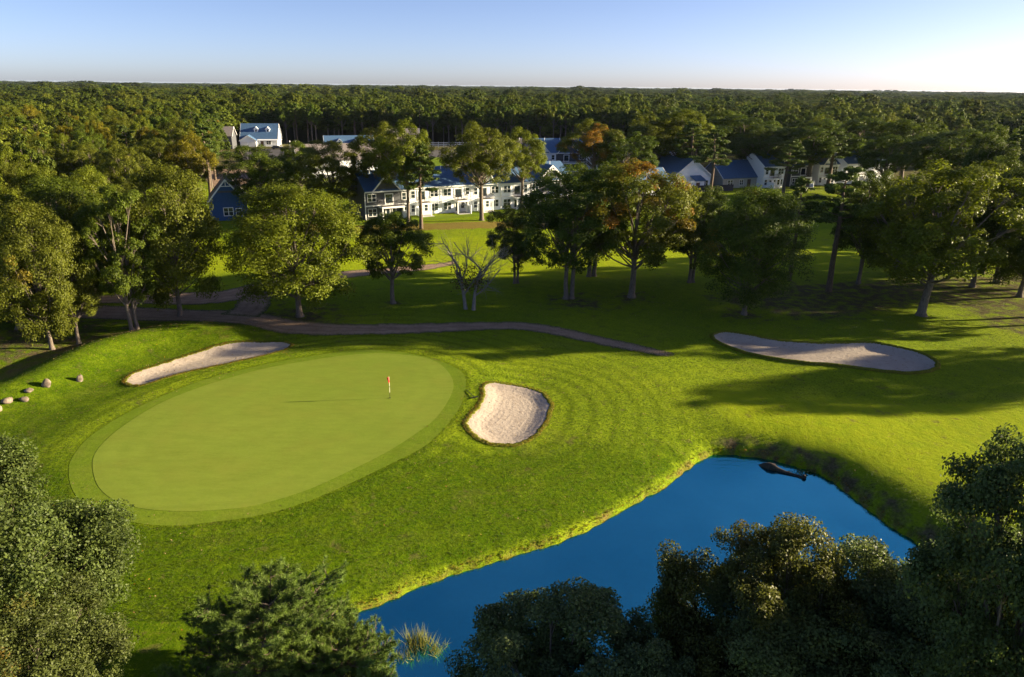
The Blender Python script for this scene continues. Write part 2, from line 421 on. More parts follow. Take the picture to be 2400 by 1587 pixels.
RIDGE = catmull([G(x * DS, y * DS, 1.0)[:2] for x, y in [(-60, 915), (60, 880), (150, 838), (235, 800), (330, 775), (430, 762), (520, 762)]], 6, False)
BACKTRACK = catmull([G(x * DS, y * DS, -0.3)[:2] for x, y in [(-80, 920), (0, 880), (90, 840), (170, 806), (240, 790)]], 6, False)
SHADOWS = None

def base_z(X, Y):
    z = 0.16 * np.sin(X / 17 + 1) * np.cos(Y / 21) + 0.10 * np.sin(X / 7.3 + Y / 9.1) + 0.05 * np.sin(X / 3.1 - Y / 4.3)
    return z * smooth(200, 60, np.hypot(X, Y - 60))

def terrain(X, Y):
    X = np.asarray(X, float); Y = np.asarray(Y, float)
    z = base_z(X, Y)
    near = (np.abs(X) < 85) & (Y > 8) & (Y < 125)
    if not near.any(): return z
    x, y = X[near], Y[near]; zz = z[near].copy()
    dc = seg_dist(x, y, COLLAR)
    k = smooth(7, 0.3, dc)
    zz = zz * (1 - k) + k * (0.36 + 0.012 * (y - 55) - 0.006 * (x + 15))
    dr = seg_dist(x, y, RIDGE, False)
    zz += 1.15 * np.exp(-(dr / 3.4) ** 2)
    db = seg_dist(x, y, BACKTRACK, False)
    zz -= 0.5 * np.exp(-(db / 3.0) ** 2)
    for P, depth, lip, wd in ((B_MID, 0.20, 0.03, 1.5), (B_LEFT, 0.24, 0.04, 1.6), (B_RIGHT, 0.35, 0.08, 1.6)):
        d = seg_dist(x, y, P)
        zz -= depth * smooth(0.0, wd, -d)
        zz += lip * np.exp(-np.clip(d, 0, 9) / 0.9) * (d > 0) + lip * (d <= 0) * (1 - smooth(0, 0.6, -d))
    dp = seg_dist(x, y, POND)
    wl = 2.2 + 2.6 * smooth(20, 0, x)           # the bank towards the green is long, the one to the fairway short
    g = 1 - np.exp(-np.clip(dp, 0, 60) / wl)
    out = (ZW + 0.32) + (zz - ZW - 0.32) * g
    out -= 0.32 * smooth(0.35, 0.0, dp)
    inn = ZW - np.clip(-dp * 0.9, 0, 1.4)
    zz = np.where(dp > 0, out, inn)
    z[near] = zz
    return z

def tz(x, y):
    return float(terrain(np.array([x]), np.array([y]))[0])

# ------------------------------------------------------------------ ground sheet
def axis(a, b, step, lo, hi, gr=1.13):
    c = list(np.arange(a, b + 1e-6, step)); s = step
    while c[-1] < hi: s *= gr; c.append(c[-1] + s)
    s = step; f = []
    v = a
    while v > lo: s *= gr; v -= s; f.append(v)
    return np.array(f[::-1] + c)
gx = axis(-64, 64, 0.42, -16000, 16000); gy = np.concatenate([axis(16, 112, 0.42, -600, 112), np.arange(112.8, 170, 0.8), axis(170, 172, 0.8, 170, 16000)])
GX, GY = np.meshgrid(gx, gy)
fx, fy = GX.ravel(), GY.ravel()
gz = terrain(fx, fy)
nx, ny = len(gx), len(gy)
idx = np.arange(nx * ny).reshape(ny, nx)
gz = gz - 0.05 * smooth(-0.2, -0.8, seg_dist(fx, fy, COLLAR))
quads = np.stack([idx[:-1, :-1], idx[:-1, 1:], idx[1:, 1:], idx[1:, :-1]], -1).reshape(-1, 4)
nearm = (np.abs(fx) < 110) & (fy > 0) & (fy < 240)
zone = np.zeros((len(fx), 4), np.float32); ring = np.zeros(len(fx), np.float32)
x, y = fx[nearm], fy[nearm]
dpond = seg_dist(x, y, POND); dmid = seg_dist(x, y, B_MID); dcol = seg_dist(x, y, COLLAR)
FAIR = catmull([G(a * DS, b * DS)[:2] for a, b in [(1640, 905), (1760, 900), (1900, 915), (2100, 930), (2400, 935), (3100, 945), (3100, 1130), (2500, 1190), (2250, 1180), (2100, 1110), (1950, 1050), (1800, 1000), (1680, 960)]], 6)
FAR_FAIR = catmull([(-110, 104), (-60, 102), (-20, 104), (10, 100), (35, 104), (60, 110), (100, 112), (100, 146), (60, 142), (25, 132), (0, 132), (-30, 126), (-60, 126), (-110, 128)], 6)
dfair = seg_dist(x, y, FAIR); dff = seg_dist(x, y, FAR_FAIR)
mown = np.maximum(smooth(2.5, -2.5, dfair), smooth(2, -2, dff))
dry = 0.75 * smooth(0.6, 0.0, dpond) * (dpond > 0)
for P in (B_MID, B_LEFT, B_RIGHT):
    d = seg_dist(x, y, P); dry = np.maximum(dry, 0.25 * smooth(1.0, 0.0, d))
dry = np.maximum(dry, 0.45 * np.exp(-(seg_dist(x, y, RIDGE, False) / 3) ** 2) * smooth(-38, -30, x) * (y < 80))
DRYSTRIP = catmull([(-45, 134), (-18, 136), (0, 139), (14, 143), (14, 149), (-2, 146), (-20, 143), (-45, 142)], 6)
dry = np.maximum(dry, 1.25 * smooth(1, -1, seg_dist(x, y, DRYSTRIP)))
dry = np.maximum(dry, 0.8 * np.exp(-(seg_dist(x, y, BACKTRACK, False) / 2.6) ** 2))
BARE = catmull([G(a * DS, b * DS)[:2] for a, b in [(1640, 690), (1780, 660), (1950, 650), (2150, 640), (2450, 640), (2500, 780), (2330, 770), (2250, 730), (2150, 700), (1980, 740), (1850, 740), (1760, 720)]], 6)
bare = 0.78 * smooth(2.5, -2.5, seg_dist(x, y, BARE))
for cx, cy, r in [(-25.6, 81.4, 6), (7.6, 90.8, 3.2), (16, 91.4, 2.6), (-15.3, 86.8, 1.6), (-41.8, 73.8, 4), (-39.9, 80.5, 3), (-52, 72, 9), (28.7, 84, 3), (9, 88.5, 4)]:
    bare = np.maximum(bare, 0.8 * np.exp(-((x - cx) ** 2 + (y - cy) ** 2) / r ** 2))
bare = np.maximum(bare, 0.9 * smooth(-58, -66, x) * (y < 100))
bare = np.maximum(bare, 0.9 * smooth(2.8, 0.6, dpond) * (dpond > 0) * smooth(14, 20, x) * 0.8)
lush = smooth(0.3, 0.9, dpond) * smooth(53, 46, y - 0.12 * x) * smooth(22, 12, x) * (dcol > 0)
lush = np.maximum(lush, 0.85 * smooth(0.5, 4, dcol) * smooth(-20, -32, x) * (y < 78))
zone[nearm, 0] = dry; zone[nearm, 1] = mown; zone[nearm, 2] = bare; zone[nearm, 3] = lush
ring[nearm] = np.where(dmid < dcol, dmid, dcol)
# woodland floor and far land: leaf litter rather than lawn
fw = smooth(158, 240, fy) * smooth(700, 400, fy) * 0.9
zone[:, 3] = np.maximum(zone[:, 3], smooth(400, 700, fy))
zone[:, 2] = np.maximum(zone[:, 2], fw); zone[:, 1] *= 1
link("ground", mesh_np("ground", np.stack([fx, fy, gz], 1), quads, MT['ground'], zone, True, {"ring": ring}), kind="structure", label="mown rough grass sloping between green, bunkers and pond")

def sheet(name, P, step, off, mat, ringsrc=None, zf=None, **kw):
    P = np.asarray(P)
    x0, y0 = P.min(0); x1, y1 = P.max(0)
    A, B = np.meshgrid(np.arange(x0, x1, step), np.arange(y0, y1, step)); A = A.ravel(); B = B.ravel()
    A = A + np.where((np.round((B - y0) / step).astype(int) % 2) == 1, step / 2, 0)
    d = seg_dist(A, B, P); k = d < -0.35 * step
    pts = [Vector(p) for p in P] + [Vector((a, b)) for a, b in zip(A[k], B[k])]
    n = len(P)
    vs, es, fs, *_ = delaunay_2d_cdt(pts, [(i, (i + 1) % n) for i in range(n)], [], 1, 1e-5)
    V = np.array([(v.x, v.y) for v in vs])
    cen = np.array([(V[f[0]] + V[f[1]] + V[f[2]]) / 3 for f in fs])
    inside = seg_dist(cen[:, 0], cen[:, 1], P) < 0
    Fs = np.array([f for f, i in zip(fs, inside) if i])
    z = (terrain(V[:, 0], V[:, 1]) if zf is None else np.full(len(V), zf)) + off
    rs = seg_dist(V[:, 0], V[:, 1], P) * -1 if ringsrc is None else ringsrc(V[:, 0], V[:, 1])
    return link(name, mesh_np(name, np.column_stack([V, z]), Fs, mat, None, True, {"ring": rs}), **kw)

sheet("green_collar", COLLAR, 0.5, 0.012, MT['collar'], kind="structure", label="darker mown collar round the putting green")
sheet("putting_green", GREEN, 0.5, 0.024, MT['green'], kind="structure", label="smooth pale putting green with a flagstick")
sheet("pond", POND, 2.5, 0.0, MT['water'], zf=ZW + 0.06, kind="structure", label="still deep blue pond below the grass bank")

def lip(parent, P, h, wid, seed):
    r = np.random.default_rng(seed)
    Q = catmull(P, 3); n = len(Q)
    T = np.roll(Q, -1, 0) - np.roll(Q, 1, 0); Nn = np.stack([T[:, 1], -T[:, 0]], 1); Nn /= np.linalg.norm(Nn, axis=1)[:, None] + 1e-9
    if seg_dist(*(Q[:1] + Nn[:1] * 0.2).T, P)[0] < 0: Nn = -Nn
    j = r.uniform(-0.07, 0.07, n)
    rows = []
    for off, dz, jj in ((wid, 0.0, 0), (wid * 0.45, h * 0.8, 0.6), (0.02, h, 1), (-0.10, h * 0.6, 1.2), (-0.12, -0.12, 1)):
        q = Q + Nn * (off + j * jj)[:, None]
        rows.append(np.column_stack([q, terrain(q[:, 0], q[:, 1]) + 0.03 + dz * (1 + 3 * j * (dz > 0))]))
    V = np.concatenate(rows); f = []
    for a in range(len(rows) - 1):
        i = np.arange(n); k = (i + 1) % n
        f.append(np.stack([a * n + i, a * n + k, (a + 1) * n + k, (a + 1) * n + i], 1))
    return link("turf_lip", mesh_np("turf_lip", V, np.concatenate(f), MT['lip'], None, True), parent)

for P, lab, h, c, sd_ in ((B_MID, "kidney-shaped sand bunker beside the putting green", 0.06, 'a', 1), (B_LEFT, "long raked sand bunker under the grass mound", 0.05, 'b', 2), (B_RIGHT, "long shaded sand bunker below the bare tree slope", 0.20, 'c', 3)):
    cc = P.mean(0) + np.array([-3.0, -2.0])
    o = sheet("sand_bunker", P, 0.34, 0.06, MT['sand'], ringsrc=(lambda X, Y, P=P: -seg_dist(X, Y, P)) if c == 'a' else (lambda X, Y, cc=cc: np.hypot((X - cc[0]) * 0.55, Y - cc[1])), kind="structure", label=lab)
    lip(o, P, h, 0.35, sd_)

def ribbon(name, pts, widths, off, mat, label, step=0.8, seed=0, zf=None):
    C = catmull(pts, 10, False); wds = np.interp(np.linspace(0, 1, len(C)), np.linspace(0, 1, len(widths)), widths)
    r = np.random.default_rng(seed)
    T = np.gradient(C, axis=0); Nn = np.stack([-T[:, 1], T[:, 0]], 1); Nn /= np.linalg.norm(Nn, axis=1)[:, None]
    a = C + Nn * (wds / 2 + r.uniform(-0.2, 0.2, len(C)))[:, None]; b = C - Nn * (wds / 2 + r.uniform(-0.2, 0.2, len(C)))[:, None]
    return sheet(name, np.concatenate([a, b[::-1]]), step, off, mat, kind="structure", label=label)

ribbon("dirt_path", [G(a, b)[:2] for a, b in [(180, 735), (330, 738), (450, 742), (560, 747), (680, 765), (800, 773), (950, 771), (1100, 765), (1230, 765), (1340, 781), (1450, 804), (1530, 821), (1580, 829)]],
       [5.6, 5.2, 5.2, 5.4, 4.8, 4.0, 3.5, 3.2, 3.0, 3.0, 2.6, 2.1, 0.9], 0.035, MT['dirt'], "rutted dirt cart path curving behind the putting green", seed=1)
ribbon("dirt_track", [G(a, b)[:2] for a, b in [(150, 712), (300, 702), (430, 700), (540, 692), (640, 668), (760, 652), (860, 640), (950, 632), (1030, 622), (1070, 612)]],
       [4, 5, 6, 6, 5.5, 4.5, 4.2, 4.0, 2.6, 1.2], 0.045, MT['dirt'], "pale sandy track running along the far fairway", seed=2)
ribbon("dirt_link", [G(a, b)[:2] for a, b in [(560, 742), (590, 722), (600, 700), (640, 676), (690, 664)]], [5, 4.4, 4, 3.6, 2.5], 0.055, MT['dirt'], "short dirt bend joining cart path and sandy track", seed=3)

# ------------------------------------------------------------------ vegetation generators
def unit(r, n):
    v = r.normal(size=(n, 3)); return v / np.linalg.norm(v, axis=1)[:, None]

def tubes_mesh(name, tubes, mat, parent_mesh=None):
    V, Fq, o = [], [], 0
    for path, rads, sides in tubes:
        path = np.asarray(path, float); k = len(path)
        t = np.gradient(path, axis=0); t /= np.linalg.norm(t, axis=1)[:, None] + 1e-9
        ref = np.where(np.abs(t[:, 2:3]) > 0.9, np.array([[1.0, 0, 0]]), np.array([[0, 0, 1.0]]))
        a = np.cross(t, ref); a /= np.linalg.norm(a, axis=1)[:, None] + 1e-9; b = np.cross(t, a)
        ang = np.arange(sides) * 2 * np.pi / sides
        ringv = path[:, None, :] + (a[:, None, :] * np.cos(ang)[None, :, None] + b[:, None, :] * np.sin(ang)[None, :, None]) * np.asarray(rads)[:, None, None]
        V.append(ringv.reshape(-1, 3))
        i = np.arange(k - 1)[:, None] * sides; j = np.arange(sides)[None, :]; j2 = (j + 1) % sides
        Fq.append(np.stack([i + j, i + j2, i + sides + j2, i + sides + j], -1).reshape(-1, 4) + o)
        o += k * sides
    return mesh_np(name, np.concatenate(V), np.concatenate(Fq), mat, None, True)

def bez(a, b, c, n):
    t = np.linspace(0, 1, n)[:, None]
    return (1 - t) ** 2 * a + 2 * t * (1 - t) * b + t * t * c

def leaves_mesh(name, P, nrm, L, W, tint, mat, r):
    n = len(P)
    ref = unit(r, n); a = np.cross(nrm, ref); a /= np.linalg.norm(a, axis=1)[:, None] + 1e-9; b = np.cross(nrm, a)
    L = (L * r.uniform(0.65, 1.3, n))[:, None]; Wd = (W * r.uniform(0.7, 1.25, n))[:, None]
    fold = nrm * Wd * r.uniform(0.0, 0.35, n)[:, None]
    V = np.stack([P - a * L / 2, P + b * Wd / 2 + fold - a * L * 0.06, P + a * L / 2, P - b * Wd / 2 + fold - a * L * 0.06], 1).reshape(-1, 3)
    return mesh_np(name, V, np.arange(4 * n).reshape(n, 4), mat, np.repeat(tint, 4, axis=0))

def gen_oak(name, seed, H=16.0, R=6.0, th=4.0, nl=22, ns=8, nleaf=24000, ls=0.34, mat='leaf', bark='bark', stems=1, flat=1.0, gap=0.0, lobe=0.34, nr=0.6):
    r = np.random.default_rng(seed)
    ch = H - th; cz = th + ch * 0.50; rz = ch * 0.5
    bumps = unit(r, 7); amp = r.uniform(-0.22, 0.25, 7)
    i = np.arange(nl); ph = i * 2.39996 + r.uniform(0, 6)
    zz = np.clip(1 - 2 * (i + 0.5) / nl + r.normal(0, 0.09, nl), -0.85, 1)
    D = np.stack([np.sqrt(1 - np.clip(zz, -1, 1) ** 2) * np.cos(ph), np.sqrt(1 - np.clip(zz, -1, 1) ** 2) * np.sin(ph), zz], 1)
    D += r.normal(0, 0.15, D.shape); D /= np.linalg.norm(D, axis=1)[:, None]
    m = 1 + ((np.clip(D @ bumps.T, 0, 1) ** 3) * amp).sum(1)
    lr = lobe * R * r.uniform(0.72, 1.28, nl)
    rf = r.uniform(0.60, 0.80, nl) * m
    LC = np.stack([D[:, 0] * R * rf, D[:, 1] * R * rf, cz + D[:, 2] * rz * flat * np.minimum(rf, 0.86)], 1)
    # some inner lobes
    k = max(3, nl // 6); ic = unit(r, k) * r.uniform(0.1, 0.4, k)[:, None] * np.array([R, R, rz]) + np.array([0, 0, cz])
    LC = np.concatenate([LC, ic]); lr = np.concatenate([lr, lobe * R * r.uniform(0.8, 1.1, k)]); nl2 = len(LC)
    out = LC - np.array([0, 0, cz - rz * 0.3]); out /= np.linalg.norm(out, axis=1)[:, None]
    sd = unit(r, nl2 * ns).reshape(nl2, ns, 3) + out[:, None, :] * 0.55 + np.array([0, 0, 0.25])
    sd /= np.linalg.norm(sd, axis=2)[..., None]
    SP = LC[:, None, :] + sd * (lr[:, None] * r.uniform(0.55, 0.98, (nl2, ns)))[..., None]
    sr = lr[:, None] * r.uniform(0.30, 0.52, (nl2, ns))
    if gap: sr *= (1 - gap * r.uniform(0, 1, sr.shape))
    SP[..., 2] = np.clip(SP[..., 2], th * 0.75, None)
    nsub = nl2 * ns; sub = r.choice(nsub, nleaf, p=(sr.ravel() ** 2) / (sr ** 2).sum())
    ud = unit(r, nleaf); ud[:, 2] = np.where(ud[:, 2] < -0.3, -ud[:, 2] * r.choice([1, -1], nleaf, p=[0.55, 0.45]), ud[:, 2])
    P = SP.reshape(-1, 3)[sub] + ud * (sr.ravel()[sub] * r.uniform(0, 1, nleaf) ** 0.42)[:, None] * np.array([1, 1, 0.82])
    o2 = out[sub // ns]
    nrm = ud * 0.55 + o2 * 0.35 + np.array([0, 0, 0.35]) + unit(r, nleaf) * nr; nrm /= np.linalg.norm(nrm, axis=1)[:, None]
    cl = r.uniform(0, 1, nsub); warm_l = r.uniform(0, 1, nl2); warm = np.clip(0.65 * warm_l[sub // ns] + 0.35 * r.uniform(0, 1, nsub)[sub] + 0.10 * (P[:, 2] - cz) / rz, 0, 1)
    tint = np.stack([r.uniform(0, 1, nleaf), cl[sub], warm, np.ones(nleaf)], 1)
    crown = leaves_mesh(name + "_crown", P, nrm, ls, ls * 0.62, tint, MT[mat], r)
    # trunk and limbs
    r0 = 0.021 * H + 0.02; T = []
    for s in range(stems):
        off = np.array([(s - (stems - 1) / 2) * 0.75, 0.15 * s, 0])
        lean = r.normal(0, 0.06 * H * 0.25, 2)
        zs = np.array([-0.6, 0.0, 0.5, th * 0.5, th, th + ch * 0.3, th + ch * 0.62]); k = np.clip(zs / (th + ch * 0.6), 0, 1)
        path = np.stack([off[0] * (1 + 0.8 * k) + lean[0] * k ** 1.5 + r.normal(0, 0.06, 7), off[1] + lean[1] * k ** 1.5 + r.normal(0, 0.06, 7), zs], 1)
        q = 0.8 if stems > 1 else 1.0
        T.append((path, q * r0 * np.array([1.75, 1.5, 1.05, 0.92, 0.8, 0.48, 0.12]), 9))
    main = T[0][0]
    for q in range(nl2):
        c = LC[q]; base = T[q % stems][0]
        zt = np.clip(th * 0.75 + (c[2] - th) * r.uniform(0.15, 0.55), th * 0.6, th + ch * 0.55)
        a = np.array([np.interp(zt, base[:, 2], base[:, 0]), np.interp(zt, base[:, 2], base[:, 1]), zt])
        mid = (a + c) / 2 + np.array([0, 0, -0.12 * np.linalg.norm(c[:2] - a[:2])]) + r.normal(0, 0.25, 3)
        ra = r0 * r.uniform(0.26, 0.42)
        T.append((bez(a, mid, c, 5), np.linspace(ra, ra * 0.28, 5), 5))
        for e in SP[q][:: 2]:
            T.append((bez(c + (a - c) * 0.15, (c + e) / 2 + r.normal(0, 0.12, 3), e, 3), np.array([0.26, 0.17, 0.05]) * ra, 3))
    return tubes_mesh(name + "_trunk", T, MT[bark]), crown, H, R

def gen_pine(name, seed, H=15.0, R=3.6, th=7.0, nbr=26, nleaf=12000, ls=0.42):
    r = np.random.default_rng(seed)
    T = [(np.stack([np.cumsum(r.normal(0, 0.10, 7)) - 0.0, np.cumsum(r.normal(0, 0.10, 7)), np.array([-0.5, 0.2, H * 0.25, H * 0.5, H * 0.7, H * 0.88, H * 0.99])], 1), (0.017 * H + 0.03) * np.array([1.4, 1.1, 0.9, 0.75, 0.55, 0.3, 0.08]), 8)]
    base = T[0][0]; cl = []; rr = []
    for q in range(nbr):
        f = (q + 0.5) / nbr; zt = th + (H - th) * f ** 0.9; ang = q * 2.4 + r.uniform(-0.4, 0.4)
        Lb = R * (1.0 - 0.72 * f ** 1.6) * r.uniform(0.6, 1.1)
        a = np.array([np.interp(zt, base[:, 2], base[:, 0]), np.interp(zt, base[:, 2], base[:, 1]), zt])
        e = a + np.array([math.cos(ang) * Lb, math.sin(ang) * Lb, Lb * r.uniform(0.0, 0.30)])
        T.append((bez(a, (a + e) / 2 - np.array([0, 0, 0.12 * Lb]), e, 4), np.linspace(0.075, 0.02, 4), 4))
        for k in range(5):
            u = r.uniform(0.4, 1.05); side = np.array([-math.sin(ang), math.cos(ang), 0]) * r.normal(0, 0.22 * Lb)
            c = a + (e - a) * u + side + np.array([0, 0, 0.1])
            cl.append(c); rr.append(r.uniform(0.38, 0.75) * (0.6 + 0.4 * Lb / R))
            T.append((np.array([a + (e - a) * min(u, 0.9) * 0.9, c]), np.array([0.03, 0.012]), 3))
    for q in range(4): cl.append(base[-1] + r.normal(0, 0.3, 3)); rr.append(0.5)
    for q in range(5):                       # dead stubs on the bare bole
        zt = th * r.uniform(0.45, 0.95); ang = r.uniform(0, 6.28); a = np.array([np.interp(zt, base[:, 2], base[:, 0]), np.interp(zt, base[:, 2], base[:, 1]), zt])
        T.append((np.array([a, a + np.array([math.cos(ang), math.sin(ang), 0.1]) * r.uniform(0.6, 1.6)]), np.array([0.035, 0.01]), 3))
    cl = np.array(cl); rr = np.array(rr)
    sub = r.choice(len(cl), nleaf, p=rr ** 2 / (rr ** 2).sum()); ud = unit(r, nleaf)
    P = cl[sub] + ud * (rr[sub] * r.uniform(0, 1, nleaf) ** 0.5)[:, None] * np.array([1, 1, 0.55])
    nrm = ud * 0.4 + np.array([0, 0, 0.5]) + unit(r, nleaf) * 0.8; nrm /= np.linalg.norm(nrm, axis=1)[:, None]
    cr = r.uniform(0, 1, len(cl)); tint = np.stack([r.uniform(0, 1, nleaf), cr[sub], r.uniform(0, 0.8, len(cl))[sub], np.ones(nleaf)], 1)
    crown = leaves_mesh(name + "_crown", P, nrm, ls, ls * 0.30, tint, MT['needle'], r)
    return tubes_mesh(name + "_trunk", T, MT['pinebark']), crown, H, R

def gen_near_pine(name, seed, H=6.2, R=4.6, ntuft=1900, nneedle=58):
    r = np.random.default_rng(seed)
    T = [(np.stack([np.cumsum(r.normal(0, 0.07, 6)), np.cumsum(r.normal(0, 0.07, 6)), np.array([-0.6, 0.3, H * 0.3, H * 0.55, H * 0.8, H * 0.97])], 1), np.array([0.24, 0.2, 0.15, 0.10, 0.05, 0.02]), 8)]
    base = T[0][0]; P, Dr = [], []
    nb = 52
    for q in range(nb):
        f = (q + 0.5) / nb; zt = H * (0.16 + 0.82 * f); ang = q * 2.4 + r.uniform(-0.4, 0.4)
        Lb = R * math.sqrt(max(0.03, 1 - (f * 0.97) ** 1.7)) * r.uniform(0.72, 1.08)
        a = np.array([np.interp(zt, base[:, 2], base[:, 0]), np.interp(zt, base[:, 2], base[:, 1]), zt]); d = np.array([math.cos(ang), math.sin(ang), 0.12 + 0.35 * f])
        e = a + d * Lb; pth = bez(a, (a + e) / 2 - np.array([0, 0, 0.10 * Lb]), e, 5)
        T.append((pth, np.linspace(0.05, 0.014, 5), 5))
        for k in range(int(10 + 17 * Lb / R)):
            u = r.uniform(0.12, 1.0); s = np.array([-math.sin(ang), math.cos(ang), 0]) * r.choice([-1, 1])
            b0 = a + (e - a) * u - np.array([0, 0, 0.10 * Lb * 2 * u * (1 - u)]); L2 = (0.22 + 0.30 * (1 - u)) * Lb * r.uniform(0.5, 1.2)
            b1 = b0 + (s * 0.8 + d * 0.55 + np.array([0, 0, r.uniform(0.05, 0.4)])) * L2
            T.append((np.array([b0, (b0 + b1) / 2 + r.normal(0, 0.04, 3), b1]), np.array([0.028, 0.02, 0.012]), 3))
            for u2 in (1.0, 0.7, 0.42):
                c = b0 + (b1 - b0) * u2 + r.normal(0, 0.05, 3)
                P.append(c); Dr.append((b1 - b0) / (np.linalg.norm(b1 - b0) + 1e-6) * 0.55 + np.array([0, 0, 0.7]) + r.normal(0, 0.25, 3))
    P = np.array(P); Dr = np.array(Dr); Dr /= np.linalg.norm(Dr, axis=1)[:, None]
    n = len(P); m = nneedle
    tr = r.uniform(0, 1, n)
    nd = Dr[:, None, :] * r.uniform(-0.1, 1.0, (n, m))[..., None] + unit(r, n * m).reshape(n, m, 3) * 0.75; nd /= np.linalg.norm(nd, axis=2)[..., None]
    A = P[:, None, :] + Dr[:, None, :] * r.uniform(-0.12, 0.10, (n, m))[..., None]
    L = r.uniform(0.17, 0.30, (n, m))[..., None]
    sidev = np.cross(nd, unit(r, n * m).reshape(n, m, 3)); sidev /= np.linalg.norm(sidev, axis=2)[..., None] + 1e-9
    wd = 0.0125
    V = np.stack([A - sidev * wd, A + sidev * wd, A + nd * L], 2).reshape(-1, 3)
    tint = np.stack([np.repeat(tr, m) * 0.5 + r.uniform(0, 0.5, n * m), np.repeat(tr, m), np.repeat(r.uniform(0, 1, n), m), np.ones(n * m)], 1)
    crown = mesh_np(name + "_crown", V, np.arange(3 * n * m).reshape(-1, 3), MT['needle'], np.repeat(tint, 3, axis=0))
    return tubes_mesh(name + "_trunk", T, MT['pinebark']), crown, H, R

PROTO = {
    'oak_a': gen_oak("oak_a", 11, 16, 7.6, 2.4, 34, 10, 62000, 0.255),
    'oak_b': gen_oak("oak_b", 12, 16, 6.0, 3.6, 28, 9, 46000, 0.25),
    'oak_c': gen_oak("oak_c", 13, 17, 4.6, 2.6, 26, 9, 42000, 0.24, stems=2),
    'oak_d': gen_oak("oak_d", 14, 16, 6.4, 4.2, 26, 9, 42000, 0.26, stems=2, gap=0.15),
    'oak_e': gen_oak("oak_e", 15, 17, 6.2, 7.2, 24, 9, 38000, 0.28, gap=0.15),
    'oak_f': gen_oak("oak_f", 16, 14, 5.0, 3.8, 22, 9, 33000, 0.25),
    'wood_a': gen_oak("wood_a", 21, 15, 4.8, 7.5, 14, 7, 7500, 0.5, mat='leaf_wood'),
    'wood_b': gen_oak("wood_b", 22, 15, 5.4, 6.0, 15, 7, 8500, 0.5, mat='leaf_wood'),
    'wood_c': gen_oak("wood_c", 23, 15, 4.2, 8.5, 12, 7, 6500, 0.5, mat='leaf_wood'),
    'pine_a': gen_pine("pine_a", 31), 'pine_b': gen_pine("pine_b", 32, 15, 3.2, 8.0, 22, 10000),
    'near_a': gen_oak("near_a", 41, 13, 5.2, 2.0, 34, 13, 135000, 0.155, mat='leaf_near', nr=1.0),
    'near_b': gen_oak("near_b", 42, 12, 4.8, 2.6, 30, 12, 80000, 0.18, mat='leaf_near', gap=0.2, nr=1.0),
    'near_c': gen_oak("near_c", 43, 13, 5.6, 2.8, 34, 13, 120000, 0.165, mat='leaf_near', gap=0.25, nr=1.0),
    'near_d': gen_oak("near_d", 46, 18, 4.4, 7.5, 34, 13, 95000, 0.16, mat='leaf_near', nr=1.0),
    'near_pine': gen_near_pine("near_pine", 44),
}

def place(kind, x, y, H, R, colour, autumn, label, cat="tree", group=None, name=None, rz=None, z=None):
    tm, cm, h0, r0 = PROTO[kind]
    nm = name or ("pine_tree" if 'pine' in kind else "oak_tree")
    e = thing(nm, label, cat, (x, y, tz(x, y) if z is None else z), random.uniform(0, 6.28) if rz is None else rz, group)
    e.scale = (R / r0, R / r0, H / h0)
    t = link("trunk", tm, e); c = link("crown", cm, e)
    c.color = (*colour, autumn)
    return e

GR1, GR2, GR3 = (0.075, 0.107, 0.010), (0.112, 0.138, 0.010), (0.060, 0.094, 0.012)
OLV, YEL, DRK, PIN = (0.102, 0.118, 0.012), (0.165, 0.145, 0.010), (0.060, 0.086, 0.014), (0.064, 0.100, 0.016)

def by_base(kind, bx, by, top, l, r_, colour, aut, label, group=None, name=None):
    X, Y, t = G(bx * DS, by * DS)
    lo, hi = 1.0, 40.0
    for _ in range(40):
        m = (lo + hi) / 2
        if project(X, Y, m)[1] > top * DS: lo = m
        else: hi = m
    R = (r_ - l) * DS / 2 * t / FPX
    return place(kind, X, Y, m, R, colour, aut, label, group=group, name=name)

def by_top(kind, tx, ty, h, hw, colour, aut, label, group=None, name=None, rz=None):
    if ty < 350: hw *= 1.28
    X, Y, t = G(tx * DS, ty * DS, h)
    return place(kind, X, Y, h, hw * DS * t / FPX, colour, aut, label, group=group, name=name, rz=rz)

# trees round the hole, each where its trunk meets the ground
by_base('oak_a', 120, 806, 470, 20, 215, OLV, 0.10, "yellow-green oak with a leaning trunk beside the mound end")
by_base('oak_f', 182, 792, 625, 130, 262, OLV, 0.05, "low olive oak with drooping boughs beside the mound path")
by_base('oak_c', 312, 776, 425, 248, 392, GR1, 0.02, "slender green oak on two pale stems beside the dirt path")
by_base('oak_a', 418, 734, 388, 345, 585, OLV, 0.06, "tall olive oak at the fork of the dirt tracks")
by_base('oak_a', 695, 732, 432, 528, 842, GR2, 0.035, "broad bright green oak with red leaf tips by the path bend")
by_base('oak_f', 910, 704, 495, 838, 1002, GR1, 0.02, "small round dark green oak next to the bare dead trees")
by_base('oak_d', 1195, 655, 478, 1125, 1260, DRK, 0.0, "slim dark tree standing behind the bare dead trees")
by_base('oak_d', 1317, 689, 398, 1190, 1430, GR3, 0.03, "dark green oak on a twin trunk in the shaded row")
by_base('oak_d', 1370, 640, 388, 1265, 1480, GR1, 0.12, "stout-trunked oak behind the orange-topped oak")
by_base('oak_b', 1463, 687, 380, 1350, 1600, OLV, 0.42, "large oak turning orange on its crown in the shaded row")
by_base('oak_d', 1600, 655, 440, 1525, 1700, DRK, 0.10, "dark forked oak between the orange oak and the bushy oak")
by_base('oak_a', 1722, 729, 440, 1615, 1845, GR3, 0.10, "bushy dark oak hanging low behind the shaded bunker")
by_base('pine_a', 1828, 648, 420, 1765, 1880, PIN, 0.0, "dark pine beside the bushy oak by the shaded bunker")
